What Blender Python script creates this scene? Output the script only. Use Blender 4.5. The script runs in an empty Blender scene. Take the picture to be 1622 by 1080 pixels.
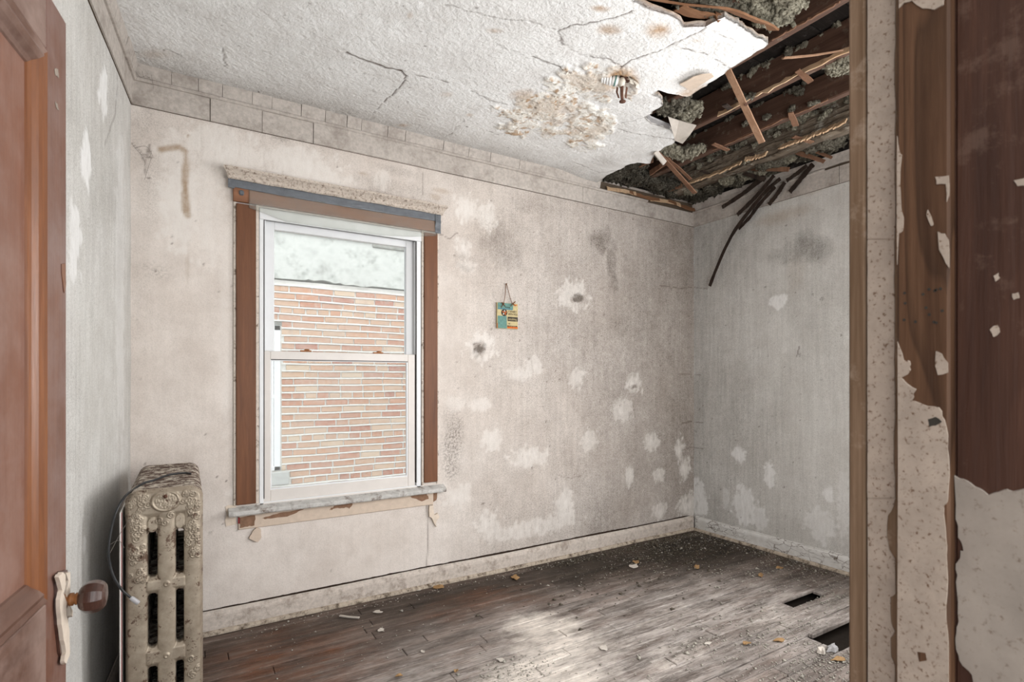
import bpy, bmesh, math, random
import numpy as np
from mathutils import Vector

# ------------------------------------------------------------------ camera, world, lights, exposure
SC = bpy.context.scene
C = SC.collection
H = 2.805            # ceiling height
CAMZ = 1.30
YB = 3.135           # back wall
XR = 3.76            # right wall
F, PX, PY = 848.0, 811.0, 600.0
YAW = math.radians(31.4)
SY, CY_ = math.sin(YAW), math.cos(YAW)

cam = bpy.data.cameras.new('camera')
cam.sensor_width = 36.0
cam.lens = 36.0 * F / 1622.0
cam.shift_y = 60.0 / 1622.0
cam.clip_start = 0.02
cam.dof.use_dof = True
cam.dof.focus_distance = 2.9
cam.dof.aperture_fstop = 9.0
camo = bpy.data.objects.new('camera', cam)
C.objects.link(camo)
camo.location = (0, 0, CAMZ)
camo.rotation_euler = (math.pi / 2, 0, -YAW)
SC.camera = camo

world = bpy.data.worlds.new('overcast_sky')
SC.world = world
world.use_nodes = True
bg = world.node_tree.nodes['Background']
bg.inputs['Color'].default_value = (0.90, 0.95, 1.0, 1)
bg.inputs['Strength'].default_value = 1.6


def area(name, loc, rot, sx, sy, power, col):
    l = bpy.data.lights.new(name, 'AREA')
    l.shape = 'RECTANGLE'
    l.size, l.size_y = sx, sy
    l.energy = power
    l.color = col
    o = bpy.data.objects.new(name, l)
    C.objects.link(o)
    o.location = loc
    o.rotation_euler = rot
    return o


# lamp of an added unseen window (right wall), tilted up to brighten the ceiling
area('side_fill_light', (XR + 0.30, 1.02, 1.60), (0, math.radians(105), 0), 1.75, 1.1, 100, (0.985, 0.99, 1.0))
# lamp of an added unseen front window, right of the doorway, brightening the room
area('front_fill_light', (1.75, 0.02, 1.50), (math.radians(80), 0, 0), 1.5, 1.5, 46, (1.0, 0.985, 0.965))
# added fill lamp in the unbuilt hall behind the doorway
area('hall_fill_light', (0.15, -1.3, 1.75), (math.radians(97), 0, math.radians(-16)), 1.6, 1.5, 9, (1.0, 0.95, 0.90))
# daylight falling into the gangway and on to the back window
area('gangway_daylight', (1.6, 4.3, 4.6), (math.radians(14), 0, 0), 5.0, 1.4, 125, (0.96, 0.98, 1.0))

vs = SC.view_settings
vs.view_transform = 'Standard'
vs.look = 'None'
vs.exposure = 0.24
vs.gamma = 1.0
vs.use_curve_mapping = False
SC.cycles.max_bounces = 6
SC.cycles.adaptive_threshold = 0.02
SC.cycles.diffuse_bounces = 3
SC.cycles.glossy_bounces = 2
SC.cycles.transmission_bounces = 2
SC.cycles.transparent_max_bounces = 6
SC.cycles.caustics_reflective = False
SC.cycles.caustics_refractive = False


# ------------------------------------------------------------------ measuring helpers (sight lines on to real planes)
def ray(px, py):
    u = (px - PX) / F
    v = (PY - py) / F
    return np.array([u * CY_ + SY, -u * SY + CY_, v])


O3 = np.array([0, 0, CAMZ])


def onY(px, py, Y=YB):
    r = ray(px, py); return r * (Y / r[1]) + O3


def onX(px, py, X=XR):
    r = ray(px, py); return r * (X / r[0]) + O3


def onZ(px, py, Z=0.0):
    r = ray(px, py); return r * ((Z - CAMZ) / r[2]) + O3


def onP(px, py, p0, n):
    r = ray(px, py); n = np.array(n, float)
    return O3 + r * (np.dot(np.array(p0) - O3, n) / np.dot(r, n))


# ------------------------------------------------------------------ noise
def hsh(i, j, s):
    v = np.sin(i * 127.1 + j * 311.7 + s * 74.7) * 43758.5453
    return v - np.floor(v)


def vn(x, y, s=0):
    xi, yi = np.floor(x), np.floor(y)
    fx, fy = x - xi, y - yi
    fx = fx * fx * (3 - 2 * fx); fy = fy * fy * (3 - 2 * fy)
    a, b = hsh(xi, yi, s), hsh(xi + 1, yi, s)
    c, d = hsh(xi, yi + 1, s), hsh(xi + 1, yi + 1, s)
    return a + (b - a) * fx + (c - a) * fy + (a - b - c + d) * fx * fy


def fbm(x, y, o=4, s=0):
    r, a, t = 0, 1.0, 0
    for k in range(o):
        r = r + a * vn(x, y, s + k * 13); t += a
        x = x * 2.03 + 5.1; y = y * 2.03 + 3.7; a *= 0.55
    return r / t


def sst(a, b, x):
    t = np.clip((x - a) / (b - a), 0, 1)
    return t * t * (3 - 2 * t)


def seg_dist(X, Y, pts):
    d = np.full(X.shape, 1e9)
    for (a, b) in zip(pts[:-1], pts[1:]):
        ax, ay = a; bx, by = b
        dx, dy = bx - ax, by - ay
        L = dx * dx + dy * dy + 1e-12
        t = np.clip(((X - ax) * dx + (Y - ay) * dy) / L, 0, 1)
        d = np.minimum(d, np.hypot(X - ax - t * dx, Y - ay - t * dy))
    return d


def in_poly(X, Y, poly):
    r = np.zeros(X.shape, bool)
    n = len(poly)
    for i in range(n):
        x1, y1 = poly[i]; x2, y2 = poly[(i + 1) % n]
        c = ((y1 > Y) != (y2 > Y))
        with np.errstate(divide='ignore', invalid='ignore'):
            r ^= c & (X < (x2 - x1) * (Y - y1) / (y2 - y1 + 1e-15) + x1)
    return r


# ------------------------------------------------------------------ object helpers
WL = {}


def reg(o, parent, w):
    WL[o.name] = np.array(w, float)
    if parent is not None:
        o.parent = parent
        o.location = tuple(np.array(w) - WL[parent.name])
    else:
        o.location = tuple(w)


def obj(name, V, Fc, mat, parent=None, smooth=False, attrs=None, base=None):
    V = np.asarray(V, float)
    if base is None:
        mn, mx = V.min(0), V.max(0)
        base = np.array([(mn[0] + mx[0]) / 2, (mn[1] + mx[1]) / 2, mn[2]])
    me = bpy.data.meshes.new(name)
    L = V - base
    if isinstance(Fc, np.ndarray):
        me.vertices.add(len(L)); me.vertices.foreach_set('co', L.ravel())
        k = Fc.shape[1]
        me.loops.add(Fc.size); me.loops.foreach_set('vertex_index', Fc.ravel().astype(np.int32))
        me.polygons.add(len(Fc))
        me.polygons.foreach_set('loop_start', np.arange(0, Fc.size, k, dtype=np.int32))
        me.update(calc_edges=True)
    else:
        me.from_pydata(L.tolist(), [], [list(map(int, f)) for f in Fc])
    me.validate()
    if smooth:
        me.polygons.foreach_set('use_smooth', [True] * len(me.polygons))
    if attrs:
        for k, v in attrs.items():
            a = me.attributes.new(k, 'FLOAT', 'POINT')
            a.data.foreach_set('value', np.asarray(v, np.float32).ravel())
    if mat:
        me.materials.append(mat)
    me.update()
    o = bpy.data.objects.new(name, me)
    C.objects.link(o)
    reg(o, parent, base)
    return o


def empty(name, loc, parent=None):
    o = bpy.data.objects.new(name, None)
    o.empty_display_size = 0.1
    C.objects.link(o)
    reg(o, parent, loc)
    return o


def tag(o, label=None, cat=None, group=None, kind=None):
    if label: o['label'] = label
    if cat: o['category'] = cat
    if group: o['group'] = group
    if kind: o['kind'] = kind
    return o


class MB:
    def __init__(self): self.V = []; self.F = []

    def add(self, V, Fc):
        n = len(self.V)
        self.V += [tuple(v) for v in V]
        self.F += [tuple(i + n for i in f) for f in Fc]
        return self

    def box(self, x0, x1, y0, y1, z0, z1, b=0.0): return self.add(*boxg(x0, x1, y0, y1, z0, z1, b))

    def build(self, name, mat, parent=None, smooth=False):
        return obj(name, self.V, self.F, mat, parent, smooth)


def boxg(x0, x1, y0, y1, z0, z1, b=0.0):
    if x1 < x0: x0, x1 = x1, x0
    if y1 < y0: y0, y1 = y1, y0
    if z1 < z0: z0, z1 = z1, z0
    if b <= 0:
        V = [(x, y, z) for x in (x0, x1) for y in (y0, y1) for z in (z0, z1)]
        return V, [(0, 1, 3, 2), (4, 6, 7, 5), (0, 4, 5, 1), (2, 3, 7, 6), (0, 2, 6, 4), (1, 5, 7, 3)]
    V = []; idx = {}
    for i, x in enumerate((x0, x1)):
        for j, y in enumerate((y0, y1)):
            for k, z in enumerate((z0, z1)):
                dx, dy, dz = (b if i == 0 else -b), (b if j == 0 else -b), (b if k == 0 else -b)
                for ax, p in enumerate(((x, y + dy, z + dz), (x + dx, y, z + dz), (x + dx, y + dy, z))):
                    idx[(i, j, k, ax)] = len(V); V.append(p)
    g = lambda *a: idx[a]
    Fc = []
    for s in (0, 1):
        f = [g(s, 0, 0, 0), g(s, 1, 0, 0), g(s, 1, 1, 0), g(s, 0, 1, 0)]; Fc.append(f if s else f[::-1])
        f = [g(0, s, 0, 1), g(0, s, 1, 1), g(1, s, 1, 1), g(1, s, 0, 1)]; Fc.append(f if s else f[::-1])
        f = [g(0, 0, s, 2), g(1, 0, s, 2), g(1, 1, s, 2), g(0, 1, s, 2)]; Fc.append(f if s else f[::-1])
    for i in (0, 1):
        for j in (0, 1):
            f = [g(i, j, 0, 0), g(i, j, 1, 0), g(i, j, 1, 1), g(i, j, 0, 1)]; Fc.append(f if (i == j) else f[::-1])
            f = [g(i, 0, j, 0), g(i, 0, j, 2), g(i, 1, j, 2), g(i, 1, j, 0)]; Fc.append(f if (i == j) else f[::-1])
            f = [g(0, i, j, 1), g(1, i, j, 1), g(1, i, j, 2), g(0, i, j, 2)]; Fc.append(f if (i == j) else f[::-1])
            for k in (0, 1):
                f = [g(i, j, k, 0), g(i, j, k, 1), g(i, j, k, 2)]; Fc.append(f if (i + j + k) % 2 else f[::-1])
    return V, Fc


def frame_of(path):
    P = np.array(path, float); T = np.gradient(P, axis=0) if len(P) > 2 else np.array([P[1] - P[0]] * 2)
    T /= np.linalg.norm(T, axis=1)[:, None] + 1e-12
    return P, T


def tubeg(path, r, seg=8, cap=True):
    P, T = frame_of(path)
    r = np.broadcast_to(np.array(r, float), (len(P),))
    up = np.array([0, 0, 1.0])
    if abs(T[0] @ up) > 0.9: up = np.array([1.0, 0, 0])
    V = []; Fc = []
    n0 = np.cross(T[0], up); n0 /= np.linalg.norm(n0)
    for i in range(len(P)):
        n0 = n0 - T[i] * (n0 @ T[i]); n0 /= np.linalg.norm(n0) + 1e-12
        b = np.cross(T[i], n0)
        for k in range(seg):
            a = 2 * math.pi * k / seg
            V.append(P[i] + r[i] * (math.cos(a) * n0 + math.sin(a) * b))
    for i in range(len(P) - 1):
        for k in range(seg):
            k2 = (k + 1) % seg
            Fc.append((i * seg + k, i * seg + k2, (i + 1) * seg + k2, (i + 1) * seg + k))
    if cap:
        Fc.append(tuple(range(seg))[::-1]); Fc.append(tuple((len(P) - 1) * seg + k for k in range(seg)))
    return V, Fc


def stripg(path, w, t, side, jag=0.0, seed=0):
    """bar of rectangular section swept along path; side = direction of the width"""
    P, T = frame_of(path)
    S = np.array(side, float)
    rr = random.Random(seed)
    V = []; Fc = []
    for i in range(len(P)):
        s = S - T[i] * (S @ T[i]); s /= np.linalg.norm(s) + 1e-12
        n = np.cross(T[i], s)
        ww = w * (1 + jag * rr.uniform(-1, 1)); o = jag * w * 0.3 * rr.uniform(-1, 1)
        for a, b in ((-1, -1), (1, -1), (1, 1), (-1, 1)):
            V.append(P[i] + s * (a * ww / 2 + o) + n * b * t / 2)
    m = len(P)
    for i in range(m - 1):
        for k in range(4):
            k2 = (k + 1) % 4
            Fc.append((i * 4 + k, i * 4 + k2, (i + 1) * 4 + k2, (i + 1) * 4 + k))
    Fc.append((3, 2, 1, 0)); Fc.append(tuple((m - 1) * 4 + k for k in range(4)))
    return V, Fc


def latheg(profile, origin, axis, seg=24):
    """profile: list of (distance along axis, radius)"""
    A = np.array(axis, float); A /= np.linalg.norm(A)
    u = np.cross(A, [0, 0, 1.0]) if abs(A[2]) < 0.9 else np.cross(A, [1.0, 0, 0])
    u /= np.linalg.norm(u); v = np.cross(A, u)
    V = []; Fc = []
    for (d, r) in profile:
        for k in range(seg):
            a = 2 * math.pi * k / seg
            V.append(np.array(origin) + A * d + r * (math.cos(a) * u + math.sin(a) * v))
    n = len(profile)
    for i in range(n - 1):
        for k in range(seg):
            k2 = (k + 1) % seg
            Fc.append((i * seg + k, i * seg + k2, (i + 1) * seg + k2, (i + 1) * seg + k))
    Fc.append(tuple(range(seg))[::-1]); Fc.append(tuple((n - 1) * seg + k for k in range(seg)))
    return V, Fc


def plateg(poly, normal, t):
    """flat piece with thickness: poly = 3D outline on its back plane, pushed out along normal by t (front slightly smaller)"""
    P = np.array(poly, float); n = np.array(normal, float); n /= np.linalg.norm(n)
    c = P.mean(0)
    Q = P + n * t + (c - P) * 0.012
    m = len(P)
    # orientation
    A = np.zeros(3)
    for i in range(m): A += np.cross(P[i] - c, P[(i + 1) % m] - c)
    if A @ n < 0: P = P[::-1]; Q = Q[::-1]
    V = list(P) + list(Q)
    Fc = [tuple(range(m))[::-1], tuple(range(m, 2 * m))]
    for i in range(m):
        j = (i + 1) % m
        Fc.append((i, j, m + j, m + i))
    return V, Fc


def ragged(pts, amp, sub=3, seed=0, closed=True):
    rr = random.Random(seed)
    P = [np.array(p, float) for p in pts]
    out = []
    m = len(P)
    for i in range(m if closed else m - 1):
        a, b = P[i], P[(i + 1) % m]
        out.append(a)
        for k in range(1, sub):
            t = k / sub + rr.uniform(-0.2, 0.2) / sub
            d = b - a
            pr = np.array([-d[1], d[0]]) if len(d) == 2 else d
            L = np.linalg.norm(pr) + 1e-9
            out.append(a + d * t + pr / L * rr.uniform(-amp, amp))
    if not closed: out.append(P[-1])
    return out


# ------------------------------------------------------------------ materials
class NT:
    def __init__(self, name, rough=0.8, spec=0.2):
        self.m = bpy.data.materials.new(name)
        self.m.use_nodes = True
        self.t = self.m.node_tree
        self.b = self.t.nodes['Principled BSDF']
        self.b.inputs['Roughness'].default_value = rough
        self.b.inputs['Specular IOR Level'].default_value = spec

    def n(self, typ, ins=None, out=0, **props):
        nd = self.t.nodes.new(typ)
        for k, v in props.items(): setattr(nd, k, v)
        for k, v in (ins or {}).items(): self.set(nd.inputs[k], v)
        return nd.outputs[out]

    def set(self, s, v):
        if isinstance(v, bpy.types.NodeSocket): self.t.links.new(v, s)
        elif isinstance(v, (tuple, list)) and len(v) == 3 and s.type == 'RGBA': s.default_value = (*v, 1)
        else: s.default_value = v

    def pos(self): return self.n('ShaderNodeNewGeometry')
    def objc(self): return self.n('ShaderNodeTexCoord', out=3)

    def rnd(self): return self.n('ShaderNodeObjectInfo', out='Random')

    def map(self, vec, scale=(1, 1, 1), loc=(0, 0, 0)):
        return self.n('ShaderNodeMapping', {'Vector': vec, 'Scale': tuple(scale), 'Location': tuple(loc) if isinstance(loc, (tuple, list)) else loc})

    def noise(self, vec, scale, detail=4, rough=0.6, dist=0.0):
        return self.n('ShaderNodeTexNoise', {'Vector': vec, 'Scale': scale, 'Detail': detail, 'Roughness': rough, 'Distortion': dist})

    def vor(self, vec, scale, feature='F1'):
        return self.n('ShaderNodeTexVoronoi', {'Vector': vec, 'Scale': scale}, feature=feature)

    def ramp(self, f, stops, interp='LINEAR'):
        nd = self.t.nodes.new('ShaderNodeValToRGB')
        nd.color_ramp.interpolation = interp
        el = nd.color_ramp.elements
        while len(el) < len(stops): el.new(0.5)
        for e, (p, c) in zip(el, stops):
            e.position = p
            e.color = (*c, 1) if isinstance(c, (tuple, list)) else (c, c, c, 1)
        self.set(nd.inputs[0], f)
        return nd.outputs[0]

    def mix(self, f, a, b, blend='MIX'):
        nd = self.t.nodes.new('ShaderNodeMix')
        nd.data_type = 'RGBA'; nd.blend_type = blend; nd.clamp_factor = True
        self.set(nd.inputs[0], f); self.set(nd.inputs[6], a); self.set(nd.inputs[7], b)
        return nd.outputs[2]

    def math(self, op, a, b=0.0, clamp=False):
        nd = self.t.nodes.new('ShaderNodeMath'); nd.operation = op; nd.use_clamp = clamp
        self.set(nd.inputs[0], a); self.set(nd.inputs[1], b)
        return nd.outputs[0]

    def attr(self, name): return self.n('ShaderNodeAttribute', out='Fac', attribute_name=name)

    def bump(self, h, strength=0.3, dist=0.01):
        o = self.n('ShaderNodeBump', {'Height': h, 'Strength': strength, 'Distance': dist})
        self.t.links.new(o, self.b.inputs['Normal'])

    def color(self, c):
        self.set(self.b.inputs['Base Color'], c); return self.m


def wood(name, dark, light, axis='Z', sc=1.0, rough=0.55, spec=0.3, wear=None, wearamt=0.5, gray=None, bump=0.25, offset=True, figure=0.0):
    m = NT(name, rough, spec)
    p = m.pos()
    if offset:
        r = m.rnd()
        v = m.n('ShaderNodeVectorMath', {0: p, 1: m.n('ShaderNodeCombineXYZ', {0: m.math('MULTIPLY', r, 7.0), 1: m.math('MULTIPLY', r, 5.0), 2: m.math('MULTIPLY', r, 9.0)})}, operation='ADD')
    else:
        v = p
    st = {'X': (1.6, 26, 26), 'Y': (26, 1.6, 26), 'Z': (26, 26, 1.6)}[axis]
    g1 = m.noise(m.map(v, [s * sc for s in st]), 1.0, 5, 0.65, 0.6)
    g2 = m.noise(m.map(v, [s * sc * 5 for s in st]), 1.0, 3, 0.6)
    c = m.ramp(g1, [(0.25, dark), (0.5, tuple((a + b) / 2 for a, b in zip(dark, light))), (0.75, light)])
    c = m.mix(m.ramp(g2, [(0.3, 0.0), (0.75, 0.55)]), c, dark)
    if figure:
        fv = m.map(v, {'X': (.5, 6, 6), 'Y': (6, .5, 6), 'Z': (6, 6, .5)}[axis])
        wv = m.n('ShaderNodeTexNoise', {'Vector': fv, 'Scale': 1.6 * sc, 'Detail': 2.0, 'Roughness': 0.45})
        rings = m.math('FRACT', m.math('MULTIPLY', wv, 11.0))
        c = m.mix(m.math('MULTIPLY', m.ramp(rings, [(0.0, 0.0), (0.55, 0.15), (0.92, 1.0), (1.0, 0.0)]), figure), c, tuple(x * .35 for x in dark))
    if gray:
        c = m.mix(m.ramp(m.noise(v, 5.0, 5, 0.7), [(0.42, 0.0), (0.68, 0.75)]), c, gray)
    if wear:
        c = m.mix(m.math('MULTIPLY', m.ramp(m.noise(v, 16.0, 6, 0.75), [(0.56, 0.0), (0.66, 1.0)]), wearamt), c, wear)
    m.bump(m.math('ADD', g1, m.math('MULTIPLY', g2, 0.6)), bump, 0.004)
    return m.color(c)


def simple(name, col, rough=0.6, spec=0.3, var=0.12, scale=30.0, bump=0.15, dirt=None, dirtlo=0.55, dirthi=0.7, dirtscale=20.0, metal=0.0):
    m = NT(name, rough, spec)
    m.b.inputs['Metallic'].default_value = metal
    p = m.pos()
    nz = m.noise(p, scale, 5, 0.65)
    lo = tuple(max(0, c * (1 - var)) for c in col); hi = tuple(min(1, c * (1 + var)) for c in col)
    c = m.ramp(nz, [(0.3, lo), (0.7, hi)])
    if dirt:
        c = m.mix(m.ramp(m.noise(p, dirtscale, 6, 0.75), [(dirtlo, 0.0), (dirthi, 1.0)]), c, dirt)
    if bump: m.bump(nz, bump, 0.004)
    return m.color(c)


def plaster(name, c1, c2, patch, soot_shade, stain=(0.30, 0.19, 0.10), bumpscale=160.0, bumpamt=0.12, streaks=0.35, speck=0.6, grain=(0.22, 1.9)):
    m = NT(name, 0.88, 0.12)
    p = m.pos()
    big = m.noise(p, 1.6, 3, 0.6)
    c = m.ramp(big, [(0.32, c1), (0.68, c2)])
    fine = m.noise(p, 190.0, 2, 0.6)
    mid = m.noise(p, 26.0, 3, 0.7)
    stk = m.noise(m.map(p, (55, 55, 1.6)), 1.0, 3, 0.7)
    ga = m.math('ADD', grain[0], m.math('MULTIPLY', m.attr('soot_shade'), grain[1]), True)
    c = m.mix(ga, c, m.ramp(m.noise(p, 210.0, 3, 0.75), [(0.36, (0.66, 0.645, 0.63)), (0.50, (1, 1, 1)), (0.64, (1.10, 1.10, 1.10))]), 'MULTIPLY')
    c = m.mix(ga, c, m.ramp(m.noise(m.map(p, (38, 38, 2.2)), 1.0, 3, 0.7), [(0.33, (1 - .5 * streaks,) * 3), (0.6, (1.03, 1.03, 1.03))]), 'MULTIPLY')
    c = m.mix(1.0, c, m.ramp(m.noise(p, 5.0, 4, 0.7), [(0.33, (0.90, 0.885, 0.875)), (0.62, (1.04, 1.04, 1.04))]), 'MULTIPLY')
    # soot / mildew film with the walls' light falloff painted in: speckled and streaked
    sm = m.math('MULTIPLY', m.attr('soot_shade'), m.math('ADD', m.math('MULTIPLY', stk, streaks * 2), m.math('MULTIPLY', fine, 1.5)), False)
    sm = m.math('MULTIPLY', sm, m.math('ADD', 0.45, m.math('MULTIPLY', mid, 0.7)), True)
    c = m.mix(sm, c, soot_shade)
    # tiny grime dots everywhere
    dots = m.ramp(m.noise(p, 120.0, 3, 0.75), [(0.57, 0.0), (0.66, 1.0)])
    c = m.mix(m.math('MULTIPLY', dots, m.math('ADD', 0.05, m.math('MULTIPLY', m.attr('soot_shade'), speck * 1.4)), True), c, tuple(s * 0.6 for s in soot_shade))
    # filler patches
    pm = m.math('MULTIPLY', m.attr('patch'), m.math('ADD', 0.15, m.math('MULTIPLY', m.noise(m.map(p, (45, 45, 14)), 1.0, 3, 0.75), 1.25)), True)
    c = m.mix(pm, c, patch)
    # speckled mildew
    sp = m.math('MULTIPLY', m.attr('mould'), m.ramp(m.noise(p, 75.0, 4, 0.8), [(0.44, 0.0), (0.60, 1.0)]), True)
    c = m.mix(m.math('MULTIPLY', sp, 0.75), c, (0.10, 0.085, 0.07))
    c = m.mix(m.math('MULTIPLY', m.attr('stain'), m.math('ADD', 0.35, m.math('MULTIPLY', mid, 1.1)), True), c, stain)
    c = m.mix(m.attr('crack'), c, (0.09, 0.06, 0.045))
    hgt = m.math('ADD', m.math('MULTIPLY', m.noise(p, bumpscale, 2, 0.6), 1.0), m.math('MULTIPLY', m.noise(p, 26.0, 1, 0.6), 1.0))
    m.bump(hgt, bumpamt, 0.006)
    return m.color(c)


MAT = {}
MAT['wall_back'] = plaster('beige_plaster', (0.65, 0.58, 0.525), (0.735, 0.675, 0.625), (0.755, 0.715, 0.67), (0.155, 0.13, 0.11), streaks=0.18)
MAT['wall_side'] = plaster('grey_white_plaster', (0.65, 0.635, 0.60), (0.73, 0.715, 0.685), (0.81, 0.80, 0.785), (0.20, 0.185, 0.165), streaks=0.30)
MAT['ceiling'] = plaster('white_textured_plaster', (0.80, 0.80, 0.785), (0.88, 0.885, 0.875), (0.82, 0.785, 0.71), (0.24, 0.20, 0.17), stain=(0.40, 0.235, 0.11), bumpscale=70.0, bumpamt=0.75, streaks=0.1, grain=(0.12, 1.2))
MAT['crown'] = simple('grimy_crown_paint', (0.47, 0.425, 0.385), 0.85, 0.1, 0.16, 50.0, 0.25, dirt=(0.17, 0.135, 0.11), dirtlo=0.48, dirthi=0.82, dirtscale=4.5)
MAT['backing'] = simple('dark_brown_gap', (0.10, 0.075, 0.055), 0.95, 0.05)
MAT['brownwood'] = wood('stained_casing_wood', (0.10, 0.036, 0.014), (0.215, 0.085, 0.034), 'Z', 1.0, 0.5, 0.35)
MAT['headwood'] = wood('stained_head_wood', (0.16, 0.065, 0.03), (0.30, 0.14, 0.075), 'X', 1.0, 0.5, 0.35)
MAT['vinyl'] = simple('white_vinyl', (0.73, 0.735, 0.74), 0.45, 0.4, 0.03, 12.0, 0.0, dirt=(0.55, 0.50, 0.46), dirtlo=0.66, dirthi=0.85, dirtscale=30.0)
MAT['vinylwarm'] = simple('yellowed_vinyl', (0.665, 0.62, 0.58), 0.45, 0.4, 0.04, 12.0, 0.0, dirt=(0.42, 0.34, 0.28), dirtlo=0.64, dirthi=0.82, dirtscale=36.0)
MAT['oldpaint'] = simple('chipped_old_paint', (0.62, 0.55, 0.48), 0.75, 0.15, 0.15, 40.0, 0.4, dirt=(0.15, 0.10, 0.07), dirtlo=0.55, dirthi=0.66, dirtscale=28.0)
MAT['cornice'] = simple('crackled_cornice_paint', (0.52, 0.45, 0.385), 0.75, 0.15, 0.16, 60.0, 0.5, dirt=(0.16, 0.11, 0.08), dirtlo=0.50, dirthi=0.66, dirtscale=70.0)
MAT['stool'] = simple('weathered_sill_paint', (0.50, 0.485, 0.46), 0.7, 0.15, 0.18, 30.0, 0.5, dirt=(0.14, 0.10, 0.075), dirtlo=0.48, dirthi=0.68, dirtscale=17.0)
MAT['apron'] = simple('tan_apron_paint', (0.60, 0.49, 0.395), 0.8, 0.15, 0.08, 30.0, 0.2, dirt=(0.28, 0.19, 0.13), dirtlo=0.66, dirthi=0.8)
MAT['barebrown'] = simple('bare_brown_layer', (0.24, 0.14, 0.09), 0.85, 0.1, 0.2, 40.0, 0.3)
MAT['tape'] = simple('grey_duct_tape', (0.115, 0.125, 0.14), 0.35, 0.5, 0.2, 25.0, 0.5)
MAT['base'] = simple('dirty_baseboard_paint', (0.54, 0.475, 0.42), 0.75, 0.15, 0.16, 60.0, 0.3, dirt=(0.19, 0.14, 0.105), dirtlo=0.50, dirthi=0.78, dirtscale=14.0)
MAT['bead'] = simple('worn_bead_paint', (0.44, 0.37, 0.295), 0.8, 0.15, 0.2, 40.0, 0.4, dirt=(0.09, 0.065, 0.045), dirtlo=0.48, dirthi=0.64, dirtscale=22.0)


def crackle():
    m = NT('crackled_white_baseboard_paint', 0.75, 0.15)
    p = m.pos()
    v = m.map(p, (22, 12, 30))
    warped = m.n('ShaderNodeVectorMath', {0: v, 1: m.n('ShaderNodeTexNoise', {'Vector': p, 'Scale': 20.0}, out='Color')}, operation='ADD')
    d = m.n('ShaderNodeTexVoronoi', {'Vector': warped, 'Scale': 1.0}, feature='DISTANCE_TO_EDGE')
    ck = m.ramp(d, [(0.0, 1.0), (0.055, 0.0)])
    sel = m.ramp(m.noise(p, 7.0, 4, 0.6), [(0.42, 0.0), (0.58, 1.0)])
    c = m.mix(m.math('MULTIPLY', ck, sel), m.ramp(m.noise(p, 20, 4), [(0.3, (0.56, 0.54, 0.51)), (0.7, (0.68, 0.665, 0.64))]), (0.12, 0.09, 0.07))
    m.bump(ck, -0.4, 0.004)
    return m.color(c)


MAT['crackle'] = crackle()


def glass(name, haze):
    m = bpy.data.materials.new(name); m.use_nodes = True
    t = m.node_tree; t.nodes.clear()
    out = t.nodes.new('ShaderNodeOutputMaterial')
    tr = t.nodes.new('ShaderNodeBsdfTransparent'); tr.inputs[0].default_value = (0.97, 0.98, 0.97, 1)
    gl = t.nodes.new('ShaderNodeBsdfGlossy'); gl.inputs['Roughness'].default_value = 0.03
    df = t.nodes.new('ShaderNodeBsdfTranslucent'); df.inputs[0].default_value = (0.85, 0.84, 0.80, 1)
    dd = t.nodes.new('ShaderNodeBsdfDiffuse'); dd.inputs[0].default_value = (0.8, 0.79, 0.75, 1)
    ad = t.nodes.new('ShaderNodeMixShader'); ad.inputs[0].default_value = 0.4
    t.links.new(df.outputs[0], ad.inputs[1]); t.links.new(dd.outputs[0], ad.inputs[2])
    geo = t.nodes.new('ShaderNodeNewGeometry')
    nz = t.nodes.new('ShaderNodeTexNoise'); nz.inputs['Scale'].default_value = 5.0; nz.inputs['Detail'].default_value = 6
    t.links.new(geo.outputs[0], nz.inputs['Vector'])
    mr = t.nodes.new('ShaderNodeMapRange'); mr.inputs[1].default_value = 0.3; mr.inputs[2].default_value = 0.75
    mr.inputs[3].default_value = haze * 0.6; mr.inputs[4].default_value = haze * 1.5
    t.links.new(nz.outputs[0], mr.inputs[0])
    m1 = t.nodes.new('ShaderNodeMixShader'); t.links.new(mr.outputs[0], m1.inputs[0])
    t.links.new(tr.outputs[0], m1.inputs[1]); t.links.new(ad.outputs[0], m1.inputs[2])
    fr = t.nodes.new('ShaderNodeFresnel'); fr.inputs[0].default_value = 1.07
    m2 = t.nodes.new('ShaderNodeMixShader')
    t.links.new(fr.outputs[0], m2.inputs[0]); t.links.new(m1.outputs[0], m2.inputs[1]); t.links.new(gl.outputs[0], m2.inputs[2])
    t.links.new(m2.outputs[0], out.inputs[0])
    return m


MAT['glass'] = glass('dusty_window_glass', 0.10)
MAT['film'] = glass('clear_plastic_film', 0.20)


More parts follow.
